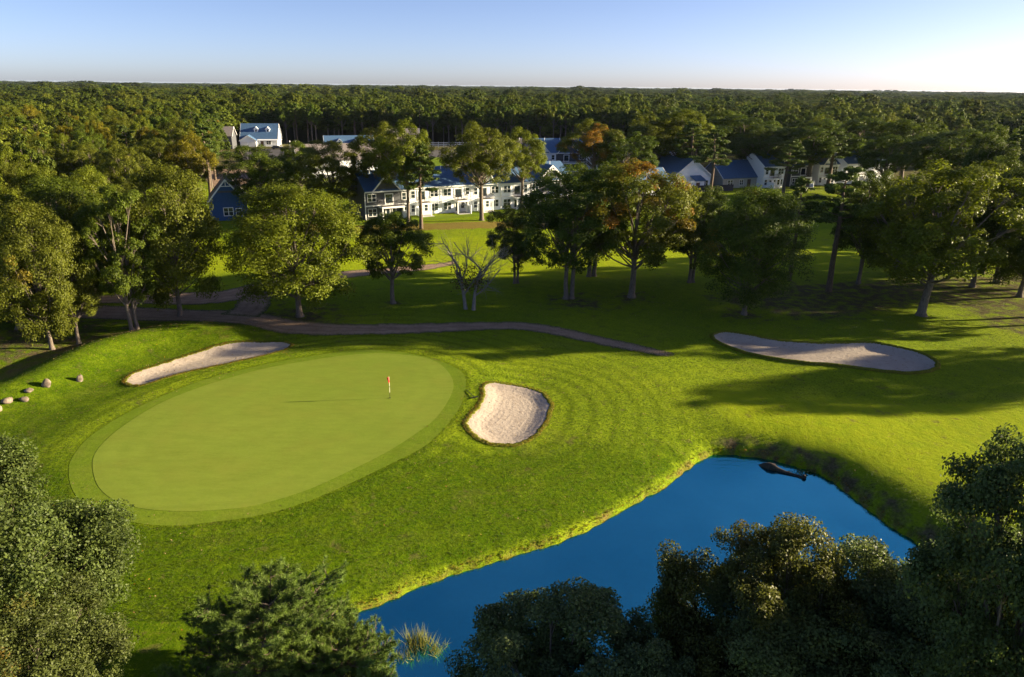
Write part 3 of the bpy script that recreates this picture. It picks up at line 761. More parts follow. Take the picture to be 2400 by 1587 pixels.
by_base('pine_b', 1918, 672, 393, 1860, 2005, PIN, 0.0, "tall straight pine on the bare brown slope")
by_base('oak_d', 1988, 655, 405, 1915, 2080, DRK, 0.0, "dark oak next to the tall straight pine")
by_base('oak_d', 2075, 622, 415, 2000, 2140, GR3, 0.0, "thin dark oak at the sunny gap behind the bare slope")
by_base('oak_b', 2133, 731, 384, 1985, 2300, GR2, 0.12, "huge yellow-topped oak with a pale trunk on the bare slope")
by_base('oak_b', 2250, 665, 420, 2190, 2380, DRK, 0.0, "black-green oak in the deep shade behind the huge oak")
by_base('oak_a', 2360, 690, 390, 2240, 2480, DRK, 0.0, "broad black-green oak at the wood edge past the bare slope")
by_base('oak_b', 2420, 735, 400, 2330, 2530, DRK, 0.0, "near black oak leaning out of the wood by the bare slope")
# trees standing by the townhouses
by_base('pine_a', 975, 530, 340, 925, 1035, PIN, 0.0, "pine with a long bare trunk before the white townhouses")
by_base('oak_e', 946, 522, 300, 860, 985, GR2, 0.05, "high-crowned tree on thin stems before the charcoal townhouse")
by_base('oak_e', 884, 500, 302, 800, 930, OLV, 0.05, "high-crowned tree close to the first charcoal townhouse")
by_base('oak_e', 1115, 512, 305, 1030, 1188, OLV, 0.05, "high-crowned oak with a sunlit trunk before the white townhouses")
by_base('oak_e', 1208, 484, 312, 1165, 1280, GR2, 0.08, "narrow yellow-green tree close to the last white townhouse")
by_base('oak_b', 775, 500, 330, 690, 850, OLV, 0.05, "olive tree standing behind the broad bright green oak")
by_base('oak_b', 610, 505, 340, 540, 690, GR1, 0.05, "dense green tree hiding the blue gabled house")
by_base('oak_f', 700, 470, 330, 650, 745, GR1, 0.0, "dark narrow tree between the blue house and the townhouses")
by_top('oak_e', 1378, 290, 17, 54, OLV, 0.5, "orange and gold tree behind the second charcoal townhouse")
by_top('oak_d', 1450, 310, 15, 60, GR3, 0.02, "dark green tree between the gold tree and the tall pines")
by_top('oak_e', 1530, 285, 17, 62, OLV, 0.08, "tall flat-topped tree before the white gabled cottage")
by_top('pine_a', 1610, 290, 17, 44, PIN, 0.1, "tall pine in front of the white gabled cottage")
by_top('oak_e', 1580, 268, 19, 55, GR2, 0.05, "tallest yellow-green tree rising behind the cottage roof")
by_top('pine_b', 1655, 305, 17, 36, PIN, 0.0, "slim pine before the cottage's blue roof")
by_top('oak_e', 1725, 280, 17, 85, GR3, 0.06, "wide umbrella-crowned tree over the blue roofed cottage")
by_top('oak_e', 1775, 305, 15, 55, DRK, 0.0, "dark tree beside the tan end of the cottage")
by_top('oak_e', 1890, 290, 17, 70, GR3, 0.0, "flat-topped dark tree before the far white townhouses")
by_top('oak_e', 2010, 285, 17, 85, GR3, 0.0, "wide dark tree before the end of the far townhouses")
by_top('oak_e', 2110, 290, 17, 70, GR1, 0.0, "green tree past the end of the far townhouses")
by_top('oak_e', 2215, 312, 16, 85, GR3, 0.0, "broad dark tree on the rise behind the huge oak")
by_top('oak_e', 2065, 325, 14.5, 50, GR3, 0.0, "small dark tree hiding the far row's wooded end")
by_top('pine_b', 1935, 310, 15, 40, PIN, 0.0, "pine beside the patio of the far white townhouses")
by_top('pine_a', 1828, 330, 14, 40, PIN, 0.0, "short pine between the cottage and the far townhouses")
by_top('oak_e', 1665, 268, 18, 60, GR1, 0.05, "leafy tree behind the slim pine and the cottage")

# foreground trees below the camera
by_top('near_a', -85, 1070, 12, 265, (0.064, 0.092, 0.022), 0.03, "silvery green oak beside the green's lower end", rz=0.4)
by_top('near_c', 45, 1195, 9, 165, (0.062, 0.090, 0.022), 0.03, "lower silvery oak crowding in front of the green", rz=2.2)
by_top('near_a', -20, 1410, 8, 225, (0.070, 0.090, 0.024), 0.10, "brownish silvery oak low on the near side of the lawn", rz=4.0)
by_top('near_pine', 600, 1375, 5.6, 240, (0.105, 0.160, 0.030), 0.0, "bushy pine with tufted needles on the near pond shore", name="pine_tree", rz=0.5)
by_top('near_pine', 790, 1470, 4.2, 170, (0.108, 0.162, 0.030), 0.0, "smaller tufted pine leaning over the pond's corner", name="pine_tree", rz=2.6)
by_top('near_b', 1290, 1365, 9.0, 235, (0.100, 0.135, 0.050), 0.02, "dark oak with glinting leaves over the near pond edge", rz=1.2)
by_top('near_c', 1790, 1255, 11.0, 250, (0.080, 0.086, 0.018), 0.05, "oak with a sunlit golden top rising from the near pond edge", rz=0.2)
by_top('near_b', 2060, 1315, 10.0, 230, (0.100, 0.135, 0.050), 0.0, "dark spreading oak beside the golden-topped oak", rz=3.3)
by_top('near_d', 2520, 985, 18.0, 255, (0.070, 0.105, 0.034), 0.0, "tall black-green oak on the fairway side of the pond", rz=5.0)
by_top('near_a', 2320, 1290, 11.0, 270, (0.090, 0.128, 0.046), 0.0, "dark oak below the tall black-green oak", rz=1.9)
by_top('near_a', 1830, 1420, 9.0, 290, (0.108, 0.140, 0.042), 0.03, "dark oak in front of the golden-topped oak", rz=2.9)
by_top('near_c', 2160, 1490, 9.5, 300, (0.100, 0.136, 0.048), 0.03, "lowest dark oak beneath the shaded oaks by the pond", rz=0.9)
by_top('near_b', 1560, 1510, 8.0, 180, (0.095, 0.13, 0.05), 0.0, "small dark oak filling the gap at the pond edge", rz=4.4)

# trees beyond the frame's edge whose long shadows cross the fairway
for x_, y_, h_, r_, lab_ in ((76, 66.5, 12.5, 5.0, "oak by the fairway shading the grass below the long bunker"), (87, 71, 14, 5.5, "taller oak by the fairway shading the long bunker"),
                             (70, 82, 14, 5.5, "oak on the bare slope above the long bunker")):
    place('oak_b', x_, y_, h_, r_, DRK, 0.0, lab_)

# ------------------------------------------------------------------ bare dead trees
def dead_tree(bx, by, top, lean, seed, label):
    X, Y, t = G(bx * DS, by * DS)
    r = np.random.default_rng(seed)
    e = thing("dead_tree", label, "tree", (X, Y, tz(X, Y)))
    H = 10.6
    tr = np.array([[0, 0, -0.4], [0, 0, 0.3], [lean * 0.15, 0, 1.8], [lean * 0.35, 0.1, 3.6], [lean * 0.7, 0.1, 5.2]])
    tr[:, :2] += r.normal(0, 0.05, (5, 2))
    link("trunk", tubes_mesh("dead_trunk", [(tr, np.array([0.34, 0.24, 0.19, 0.16, 0.11]), 8)], MT['deadbark']), e)
    def grow(p, d, L, rad0, lev, out):
        n = 5; pts = [p]
        for i in range(n):
            d = d + r.normal(0, 0.16, 3) + np.array([0, 0, 0.04]); d /= np.linalg.norm(d); p = p + d * L / n; pts.append(p)
        out.append((np.array(pts), np.linspace(rad0, rad0 * 0.35, n + 1), 5 if lev < 2 else 3))
        if lev < 3:
            for k in range(5 if lev == 0 else 4):
                u = r.uniform(0.25, 1.0); q = np.array(pts)[int(u * n)]
                nd = d + r.normal(0, 0.62, 3) + np.array([0, 0, -0.05 * lev]); nd /= np.linalg.norm(nd)
                grow(q, nd, L * r.uniform(0.38, 0.68), rad0 * (1 - 0.62 * u) * 0.62, lev + 1, out)
    for k in range(5):
        a = k * 2.4 + r.uniform(-0.5, 0.5); out = []
        s = tr[2 + min(k // 2 + (k == 4), 2)]
        grow(s, np.array([math.cos(a) * 0.75 + lean * 0.22, math.sin(a) * 0.5, 0.85]), r.uniform(4.4, 6.6), 0.12, 0, out)
        link("branch", tubes_mesh("dead_branch", out, MT['deadbark']), e)
    # a few withered leaves low on the limbs
    n = 420; P = np.stack([r.normal(lean * 0.3, 0.8, n), r.normal(0, 0.8, n), r.uniform(2.6, 5.6, n)], 1)
    tint = np.stack([r.uniform(0, 1, n), r.uniform(0, 1, n), r.uniform(0, 1, n), np.ones(n)], 1)
    o = link("withered_leaves", leaves_mesh("withered_leaves", P, unit(r, n), 0.26, 0.16, tint, MT['leaf'], r), e)
    o.color = (0.07, 0.05, 0.03, 0.2); o["kind"] = "stuff"
dead_tree(1077, 715, 560, -0.9, 3, "bare dead tree leaning towards the small round oak")
dead_tree(1098, 717, 515, 1.1, 8, "bare dead tree with long silver boughs towards the slim dark tree")

# ------------------------------------------------------------------ woods: single trees in front, one mass behind
def fill(poly, dmin, seed, tries=4000, limit=999):
    r = np.random.default_rng(seed); P = np.array(poly, float); out = []
    c = r.uniform(P.min(0), P.max(0), (tries, 2)); ins = seg_dist(c[:, 0], c[:, 1], P) < 0
    for q in c[ins]:
        px, py, d = project(q[0], q[1], 10)
        if px < -120 or px > 2520: continue
        if all((q[0] - o[0]) ** 2 + (q[1] - o[1]) ** 2 > dmin ** 2 for o in out):
            out.append(tuple(q))
            if len(out) >= limit: break
    return out

rt = random.Random(5)
def wood_tree(x, y, kinds, hs, rs, cols, aut, label, group):
    k = rt.choice(kinds); c = rt.choice(cols); f = rt.uniform(0.85, 1.15)
    au = rt.choice(aut)
    word = {GR1: "mid-green ", GR2: "bright green ", GR3: "dark green ", OLV: "olive ", YEL: "yellowing ", DRK: "black-green "}[c] if 'wood' not in k else ""
    if 'pine' in k: word = "dark needled "
    place(k, x, y, rt.uniform(*hs), rt.uniform(*rs), tuple(v * f for v in (PIN if 'pine' in k else c)), au, word + label + (" with orange patches" if au > 0.1 and 'wood' not in k else ""), group=group, rz=rt.uniform(0, 6.28))

left_near = fill([(-57, 68), (-52, 84), (-56, 99), (-80, 101), (-150, 110), (-120, 60), (-80, 52)], 4.0, 1)
for x, y in left_near:
    wood_tree(x, y, ['oak_a', 'oak_c', 'oak_f', 'oak_b', 'oak_a'], (11, 16), (4.0, 5.8), [OLV, GR1, GR2, OLV, YEL], (0.0, 0.05, 0.12),
              "leafy oak of the thick wood beside the mound", "oaks of the thick wood beside the mound")
left_far = fill([(-64, 134), (-66, 165), (-84, 215), (-116, 268), (-122, 318), (-260, 330), (-330, 330), (-210, 140), (-120, 126), (-80, 128)], 7.2, 2, 7000, 150)
for x, y in left_far:
    edge = seg_dist(np.array([x]), np.array([y]), np.array([(-64, 134), (-66, 165), (-84, 215), (-116, 268), (-122, 318)]), False)[0] < 22
    wood_tree(x, y, ['oak_e', 'oak_e', 'wood_a', 'pine_b'] if edge else ['oak_b', 'oak_d', 'wood_b', 'wood_a', 'oak_f'], (12.5, 17), (3.4, 5.6), [OLV, GR1, GR2, YEL, OLV], (0.0, 0.05, 0.1, 0.22),
              "tall bare-stemmed tree at the wood edge facing the dirt lot" if edge else "round-crowned tree inside the wood beyond the far fairway",
              "trees at the wood edge by the dirt lot" if edge else "trees inside the wood beyond the far fairway")
right_near = fill([(72, 92), (68, 106), (88, 120), (96, 150), (120, 178), (220, 200), (190, 120), (110, 84)], 6.2, 3)
for x, y in right_near:
    wood_tree(x, y, ['oak_b', 'oak_d', 'oak_a', 'pine_a'], (13.5, 18.5), (4.2, 6.2), [DRK, GR3, DRK, GR1], (0.0, 0.04),
              "dark tree of the shaded wood past the bare slope", "trees of the shaded wood past the bare slope")
mid_edge = []
re_ = random.Random(9)
for i in range(66):
    x = -118 + i * 3.1 + re_.uniform(-1.2, 1.2); mid_edge.append((x, 352 + 0.12 * x * 0.2 + re_.uniform(-3, 7)))
for x, y in mid_edge:
    wood_tree(x, y, ['wood_a', 'wood_c', 'wood_c', 'pine_b'], (14, 17.5), (3.0, 4.6), [GR1, GR3, OLV], (0.0, 0.06, 0.15),
              "tall trunk-lined tree at the wood edge behind the rail fence", "trees at the wood edge behind the rail fence")
back_right = fill([(22, 262), (40, 236), (90, 244), (150, 252), (230, 262), (260, 330), (160, 330), (80, 330), (40, 320)], 8.5, 4, 5000, 60)
for x, y in back_right:
    if project(x, y, 8)[0] < 1470: continue
    wood_tree(x, y, ['wood_b', 'wood_a', 'oak_d'], (13, 17.5), (4.4, 6.2), [GR1, GR3, OLV, GR2], (0.0, 0.06, 0.15),
              "tree of the wood rising behind the white cottages", "trees of the wood behind the cottages")

# the far wood: one mass of tree crowns on the plain, instanced on the object's own points
rw = np.random.default_rng(77)
pts = []
rr_, = (np.exp(rw.uniform(math.log(330), math.log(9000), 60000)),)
az = rw.uniform(-42, 42, 60000); X = rr_ * np.sin(np.radians(az)); Y = rr_ * np.cos(np.radians(az))
keep = (Y > 356) | ((X < -128) & (Y > 330)) | ((X > 60) & (Y > 325))
X, Y, rr_ = X[keep], Y[keep], rr_[keep]
sp = np.clip(rr_ / 62, 5.6, 150)
cells = {}; sel = []
for i in np.argsort(rr_):
    s = sp[i]; key = (int(X[i] // 160), int(Y[i] // 160)); ok = True
    for dx in (-1, 0, 1):
        for dy in (-1, 0, 1):
            for j in cells.get((key[0] + dx, key[1] + dy), ()):
                if (X[i] - X[j]) ** 2 + (Y[i] - Y[j]) ** 2 < (0.78 * s) ** 2: ok = False; break
            if not ok: break
        if not ok: break
    if ok: cells.setdefault(key, []).append(i); sel.append(i)
sel = np.array(sel); X, Y, rr_, sp = X[sel], Y[sel], rr_[sel], sp[sel]
hill = 1.4 * np.sin(X / 210 + 1) * np.cos(Y / 330) + 1.0 * np.sin(X / 90 - Y / 150)
me = bpy.data.meshes.new("far_wood")
me.from_pydata(np.column_stack([X, Y, hill * smooth(340, 600, rr_) - 1.2]).tolist(), [], [])
a = me.attributes.new("size", 'FLOAT_VECTOR', 'POINT')
sx = np.clip(sp / 7.0, 1.1, 9) * rw.uniform(0.8, 1.25, len(X)); sz = rw.uniform(0.80, 1.16, len(X)) * np.where(rw.uniform(0, 1, len(X)) < 0.06, rw.uniform(1.15, 1.45, len(X)), 1.0) * (1 + 0.05 * np.log(rr_ / 330))
a.data.foreach_set("vector", np.column_stack([sx, sx, sz]).astype(np.float32).ravel())
a = me.attributes.new("turn", 'FLOAT', 'POINT'); a.data.foreach_set("value", rw.uniform(0, 6.28, len(X)).astype(np.float32))
a = me.attributes.new("pick", 'INT', 'POINT'); a.data.foreach_set("value", rw.integers(0, 3, len(X)).astype(np.int32))
wood = link("far_wood", me, label="endless green wood covering the plain to the horizon", cat="wood", kind="stuff")
crowns = []
for key in ('wood_a', 'wood_b', 'wood_b'):
    crowns.append(next(o for o in COL.objects if o.name.startswith("crown") and o.data == PROTO[key][1]))
ng = bpy.data.node_groups.new("far_wood_scatter", 'GeometryNodeTree')
ng.interface.new_socket("Geometry", in_out='INPUT', socket_type='NodeSocketGeometry')
ng.interface.new_socket("Geometry", in_out='OUTPUT', socket_type='NodeSocketGeometry')
gi = ng.nodes.new("NodeGroupInput"); go = ng.nodes.new("NodeGroupOutput")
iop = ng.nodes.new("GeometryNodeInstanceOnPoints"); jg = ng.nodes.new("GeometryNodeJoinGeometry")
for o in crowns:
    oi = ng.nodes.new("GeometryNodeObjectInfo"); oi.inputs["Object"].default_value = o; oi.inputs["As Instance"].default_value = True; oi.transform_space = 'ORIGINAL'
    ng.links.new(oi.outputs["Geometry"], jg.inputs[0])
def attr(name, typ):
    n = ng.nodes.new("GeometryNodeInputNamedAttribute"); n.data_type = typ; n.inputs["Name"].default_value = name; return n.outputs["Attribute"]
ng.links.new(gi.outputs[0], iop.inputs["Points"]); ng.links.new(jg.outputs[0], iop.inputs["Instance"])
iop.inputs["Pick Instance"].default_value = True
ng.links.new(attr("pick", 'INT'), iop.inputs["Instance Index"])
cx = ng.nodes.new("ShaderNodeCombineXYZ"); ng.links.new(attr("turn", 'FLOAT'), cx.inputs[2])
ng.links.new(cx.outputs[0], iop.inputs["Rotation"]); ng.links.new(attr("size", 'FLOAT_VECTOR'), iop.inputs["Scale"])
ng.links.new(iop.outputs[0], go.inputs[0])
md = wood.modifiers.new("scatter", 'NODES'); md.node_group = ng

# ------------------------------------------------------------------ buildings
def win(parent, x, y, z, w_, h, double=True, face='y'):
    """window on a wall facing -y: frame with its pane; x is the centre, z the sill"""
    m = MB(); t = 0.11
    m.box(x - w_ / 2 - t, x - w_ / 2, y - 0.09, y + 0.03, z - t, z + h + t).box(x + w_ / 2, x + w_ / 2 + t, y - 0.09, y + 0.03, z - t, z + h + t)
    m.box(x - w_ / 2, x + w_ / 2, y - 0.09, y + 0.03, z + h, z + h + t).box(x - w_ / 2, x + w_ / 2, y - 0.11, y + 0.03, z - t, z)
    if double: m.box(x - 0.06, x + 0.06, y - 0.08, y + 0.03, z, z + h)
    m.box(x - w_ / 2, x + w_ / 2, y - 0.075, y + 0.03, z + h * 0.48, z + h * 0.48 + 0.06)
    f = m.build("window", MT['trim'], parent)
    MB().box(x - w_ / 2 + 0.001, x + w_ / 2 - 0.001, y - 0.055, y + 0.02, z + 0.001, z + h - 0.001).build("pane", MT['glass'], f)
    return f

def door(parent, x, y, z, w_, h, mat='trim', glass=True):
    m = MB(); t = 0.1
    m.box(x - w_ / 2 - t, x - w_ / 2, y - 0.09, y + 0.03, z, z + h + t).box(x + w_ / 2, x + w_ / 2 + t, y - 0.09, y + 0.03, z, z + h + t).box(x - w_ / 2, x + w_ / 2, y - 0.09, y + 0.03, z + h, z + h + t)
    m.box(x - w_ / 2, x + w_ / 2, y - 0.05, y + 0.02, z, z + h)
    f = m.build("door", MT[mat], parent)
    if glass:
        MB().box(x - w_ / 2 + 0.14, x + w_ / 2 - 0.14, y - 0.062, y - 0.045, z + 0.25, z + h - 0.12).build("pane", MT['glass'], f)
    return f

def slope_roof(parent, x0, x1, y0, y1, eave, rise, mat, oh=0.4, th=0.18, name="roof"):
    """gable roof, ridge along x"""
    ym = (y0 + y1) / 2; k = rise / (ym - y0); e0 = eave - k * oh
    m = MB()
    m.prism_x([(y0 - oh, e0), (ym, eave + rise), (ym, eave + rise + th), (y0 - oh, e0 + th)], x0 - oh, x1 + oh)
    m.prism_x([(ym + 0.002, eave + rise), (y1 + oh, e0), (y1 + oh, e0 + th), (ym + 0.002, eave + rise + th)], x0 - oh, x1 + oh)
    return m.build(name, MT[mat], parent)

def front_gable(parent, xc, wd, y0, depth, eave, rise, wallmat, roofmat, oh=0.35):
    hw = wd / 2; g = None
    g = MB().prism_y([(xc - hw, eave - 0.02), (xc + hw, eave - 0.02), (xc, eave + rise)], y0, y0 + depth).build("gable_wall", MT[wallmat], parent)
    k = rise / hw; th = 0.16
    m = MB()
    m.prism_y([(xc - hw - oh, eave - k * oh), (xc, eave + rise), (xc, eave + rise + th), (xc - hw - oh, eave - k * oh + th)], y0 - 0.3, y0 + depth)
    m.prism_y([(xc + 0.002, eave + rise), (xc + hw + oh, eave - k * oh), (xc + hw + oh, eave - k * oh + th), (xc + 0.002, eave + rise + th)], y0 - 0.3, y0 + depth)
    r_ = m.build("gable_roof", MT[roofmat], parent)
    t = MB(); b = 0.24
    t.prism_y([(xc - hw - oh, eave - k * oh - b), (xc, eave + rise - b), (xc, eave + rise + th), (xc - hw - oh, eave - k * oh + th)], y0 - 0.38, y0 - 0.302)
    t.prism_y([(xc + 0.002, eave + rise - b), (xc + hw + oh, eave - k * oh - b), (xc + hw + oh, eave - k * oh + th), (xc + 0.002, eave + rise + th)], y0 - 0.38, y0 - 0.302)
    bz = eave + rise * 0.68
    t.box(xc - hw * 0.30, xc + hw * 0.30, y0 - 0.37, y0 - 0.30, bz, bz + 0.14); t.box(xc - 0.07, xc + 0.07, y0 - 0.365, y0 - 0.30, bz + 0.14, eave + rise - b)
    t.build("bargeboard", MT['trim'], parent)

def townhouse(x, y, yaw, wd, wall, roofmat, label, gable=False, flip=1, group=None, roofh=3.3, depth=11.5):
    e = thing("townhouse", label, "house", (x, y, tz(x, y)), yaw, group)
    E = 6.0; d = depth; W = MT[wall]
    m = MB().box(0.02, wd - 0.02, 0, d, -0.4, E)
    m.prism_x([(0.05, E), (d - 0.05, E), (d / 2, E + roofh - 0.05)], 0.02, wd - 0.02)
    m.build("wall", W, e)
    slope_roof(e, 0.38, wd - 0.38, 0, d, E, roofh, roofmat)
    t = MB().box(0.0, wd, -0.46, -0.36, E - 0.42, E - 0.14)
    t.build("gutter", MT['trim'], e)
    t = MB().box(0.0, wd, -0.05, 0.02, 2.72, 2.98); t.build("belt_board", MT['trim'], e)
    for cxx in (0.1, wd - 0.1):
        MB().box(cxx - 0.09, cxx + 0.09, -0.06, 0.02, -0.1, 2.715).box(cxx - 0.09, cxx + 0.09, -0.06, 0.02, 2.985, E - 0.44).build("corner_board", MT['trim'], e)
    u = lambda q: q if flip > 0 else wd - q
    win(e, u(1.55), 0, 3.75, 1.7, 1.45); win(e, u(1.55), 0, 0.75, 1.7, 1.45)
    win(e, u(wd - 1.0), 0, 3.75, 0.85, 1.4, False); win(e, u(wd - 0.95), 0, 0.8, 0.8, 1.4, False)
    bx0, bx1 = sorted((u(3.0), u(wd - 1.75))); bc = (bx0 + bx1) / 2
    door(e, bc - 0.15, 0, 3.0, 1.75, 2.15); door(e, bc - 0.5, 0, 0.02, 0.95, 2.1)
    win(e, bc + 0.85, 0, 0.8, 0.75, 1.4, False)
    b = MB().box(bx0, bx1, -2.2, -0.062, 2.62, 2.80).build("balcony", MT['deck'], e)
    MB().box(bx0 - 0.03, bx1 + 0.03, -2.27, -2.205, 2.48, 2.84).box(bx0 - 0.06, bx0 - 0.003, -2.2, -0.065, 2.48, 2.84).box(bx1 + 0.003, bx1 + 0.06, -2.2, -0.065, 2.48, 2.84).build("fascia", MT['trim'], b)
    r_ = MB(); zt = 3.82
    r_.box(bx0, bx1, -2.19, -2.13, zt, zt + 0.07).box(bx0, bx0 + 0.05, -2.12, -0.07, zt, zt + 0.07).box(bx1 - 0.05, bx1, -2.12, -0.07, zt, zt + 0.07)
    n = int((bx1 - bx0) / 0.28)
    for i in range(n + 1):
        xx = bx0 + 0.02 + (bx1 - bx0 - 0.04) * i / n; s = 0.04 if i % 5 == 0 else 0.014
        r_.box(xx - s, xx + s, -2.19, -2.13, 2.81, zt)
    for yy in np.arange(-1.85, -0.2, 0.3): r_.box(bx0 + 0.01, bx0 + 0.035, yy, yy + 0.03, 2.81, zt).box(bx1 - 0.035, bx1 - 0.01, yy, yy + 0.03, 2.81, zt)
    r_.build("railing", MT['rail'], b)
    for xx in (bx0 + 0.12, bx1 - 0.12): MB().box(xx - 0.12, xx + 0.12, -2.15, -1.91, -0.1, 2.615).build("post", MT['trim'], e)
    MB().box(bx0 - 0.15, bx1 + 0.25, -3.0, -0.065, -0.3, 0.06).build("patio", MT['concrete'], e)
    sx = u(wd - 1.55) if flip > 0 else u(wd - 1.55)
    MB().box(sx - 0.05, sx + 0.05, -2.9, -0.065, 0.05, 1.75).box(sx - 0.09, sx + 0.09, -3.08, -2.9, -0.2, 1.85).build("privacy_screen", MT['white'], e)
    if gable:
        front_gable(e, wd / 2, wd * 0.62, -0.045, d * 0.42, E - 0.1, roofh * 0.98, wall, roofmat)
    # vent pipes on the roof
    for q in (0.3, 0.7): MB().cyl(wd * q, d * 0.42, E + roofh * 0.72, E + roofh + 0.35, 0.09, n=8).build("vent_pipe", MT['trim'], e)
    return e

ROW0 = np.array(G(857, 515)[:2]); ROW1 = np.array(G(1345, 476)[:2]); dv = ROW1 - ROW0; yawA = math.atan2(dv[1], dv[0]); dv /= np.linalg.norm(dv)
s = 0.0
for i, (wd, wall, gb, fl, lab, rf) in enumerate([
        (9.6, 'grey', True, 1, "charcoal townhouse with white-framed windows at the row's tree-hidden end", 'roofblue'),
        (7.4, 'white', False, -1, "white townhouse beside the first charcoal one", 'roofblue'),
        (7.4, 'white', False, 1, "white townhouse second after the tree-hidden charcoal one", 'roofblue'),
        (7.4, 'white', True, -1, "white townhouse with a gable in the middle of the row", 'roofblue'),
        (7.4, 'white', False, 1, "white townhouse next to the gabled charcoal end house", 'roofblue'),
        (12.0, 'grey', True, 1, "charcoal townhouse with a bracketed gable behind the dark oaks", 'roofblue')]):
    p = ROW0 + dv * s; townhouse(p[0], p[1], yawA, wd, wall, rf, lab, gb, fl); s += wd + 0.03

def cottage(name, label, x, y, yaw, wd, dp, eave, rise, wall, roofmat, dormers=(), garage=None, porch=None, wins=(), doors=(), gend=None, group=None):
    e = thing(name, label, "house", (x, y, tz(x, y)), yaw, group)
    m = MB().box(0, wd, 0, dp, -0.4, eave); m.prism_x([(0.05, eave), (dp - 0.05, eave), (dp / 2, eave + rise - 0.06)], 0, wd); m.build("wall", MT[wall], e)
    slope_roof(e, 0, wd, 0, dp, eave, rise, roofmat)
    k = rise / (dp / 2)
    t = MB()
    for xx in (-0.47, wd + 0.40):
        t.prism_x([(-0.45, eave - k * 0.4 - 0.12), (dp / 2, eave + rise - 0.12), (dp / 2, eave + rise + 0.22), (-0.45, eave - k * 0.4 + 0.2)], xx, xx + 0.07)
        t.prism_x([(dp / 2 + 0.002, eave + rise - 0.12), (dp + 0.45, eave - k * 0.4 - 0.12), (dp + 0.45, eave - k * 0.4 + 0.2), (dp / 2 + 0.002, eave + rise + 0.22)], xx, xx + 0.07)
    t.build("bargeboard", MT['trim'], e)
    for xc in dormers:
        y0 = dp * 0.22; z0 = eave + k * y0; dd = MB().box(xc - 0.8, xc + 0.8, y0, y0 + 2.4, z0 - 0.4, z0 + 1.35).prism_y([(xc - 0.8, z0 + 1.35), (xc + 0.8, z0 + 1.35), (xc, z0 + 2.15)], y0, y0 + 2.8).build("dormer", MT['white'], e)
        MB().prism_y([(xc - 1.1, z0 + 1.1), (xc, z0 + 2.2), (xc, z0 + 2.36), (xc - 1.1, z0 + 1.26)], y0 - 0.25, y0 + 3.2).prism_y([(xc + 0.002, z0 + 2.2), (xc + 1.1, z0 + 1.1), (xc + 1.1, z0 + 1.26), (xc + 0.002, z0 + 2.36)], y0 - 0.25, y0 + 3.2).build("dormer_roof", MT['trim'], dd)
        MB().box(xc - 0.32, xc + 0.32, y0 - 0.04, y0 + 0.02, z0 + 0.25, z0 + 1.2).build("pane", MT['glass'], dd)
    if garage:
        g0, g1, out = garage
        MB().box(g0, g1, -out, 0.5, -0.3, 2.7).build("garage_wall", MT['white'], e)
        front_gable(e, (g0 + g1) / 2, g1 - g0, -out - 0.02, out + dp * 0.35, 2.7, 2.1, 'white', roofmat)
        hw = (g1 - g0) / 2
        for q in (0, 1):
            MB().box(g0 + 0.35 + q * hw, g0 + hw - 0.2 + q * hw, -out - 0.07, -out + 0.02, 0.0, 2.25).build("garage_door", MT['trim'], e)
    if porch:
        p0, p1, out = porch
        MB().prism_x([(-out - 0.2, 2.55), (0.0, 2.95), (0.0, 3.1), (-out - 0.2, 2.72)], p0 - 0.2, p1 + 0.2).build("porch_roof", MT['trim'], e)
        nn = max(2, int((p1 - p0) / 2.6) + 1)
        for q in range(nn): xx = p0 + (p1 - p0) * q / (nn - 1); MB().box(xx - 0.13, xx + 0.13, -out - 0.1, -out + 0.16, -0.2, 2.60).build("post", MT['trim'], e)
        MB().box(p0, p1, -out - 0.2, -0.06, -0.3, 0.05).build("porch_floor", MT['concrete'], e)
    for xx, zz_, w_, h in wins: win(e, xx, 0, zz_, w_, h, w_ > 1.0)
    for xx, w_, mt in doors: door(e, xx, 0, 0.02, w_, 2.1, mt, False)
    if gend:                                                    # windows on the gable end (x = 0 side)
        for yy, zz_, w_, h in gend:
            MB().box(-0.08, 0.02, yy - w_ / 2 - 0.1, yy + w_ / 2 + 0.1, zz_ - 0.1, zz_ + h + 0.1).build("window", MT['trim'], e)
            MB().box(-0.1, -0.06, yy - w_ / 2, yy + w_ / 2, zz_, zz_ + h).build("pane", MT['glass'], e)
    return e

bx, by_, _ = G(566, 343)
cottage("cottage", "white cottage with a slate blue roof and two dormers by the wood", bx, by_, 0.16, 15.5, 12, 3.1, 6.2, 'white', 'roofblue', dormers=(6.4, 11.4), garage=(0.2, 7.0, 3.2), porch=(7.4, 17.5, 2.0),
        wins=((11.8, 0.8, 1.9, 1.5),), doors=((9.0, 1.0, 'brown'),))
hx, hy, _ = G(552, 352)
cottage("cottage", "charcoal house gable showing beside the dormered white cottage", hx - 11, hy + 4, 0.16, 8, 9, 5.4, 3.4, 'grey', 'roofbrown')
# blue gabled house at the end of the row, seen at its gable
hx, hy, _ = G(560, 523)
e = thing("gabled_house", "navy blue house with a steep white-edged gable behind the oaks", "house", (hx - 3, hy + 3, 0), 0.35)
MB().box(-3.6, 3.6, 0, 12, -0.4, 3.9).build("wall", MT['navy'], e)
front_gable(e, 0, 7.2, -0.03, 12.2, 3.9, 4.3, 'navy', 'roofbrown')
win(e, 0, -0.03, 1.0, 1.7, 1.5); win(e, 2.0, -0.03, 1.0, 1.0, 1.3, False)
MB().box(-1.6, 1.6, -0.09, -0.04, 5.6, 6.0).build("gable_band", MT['grey'], e)
MB().cyl(2.0, 8, 5.2, 8.4, 0.2, n=8).build("vent_pipe", MT['trim'], e)
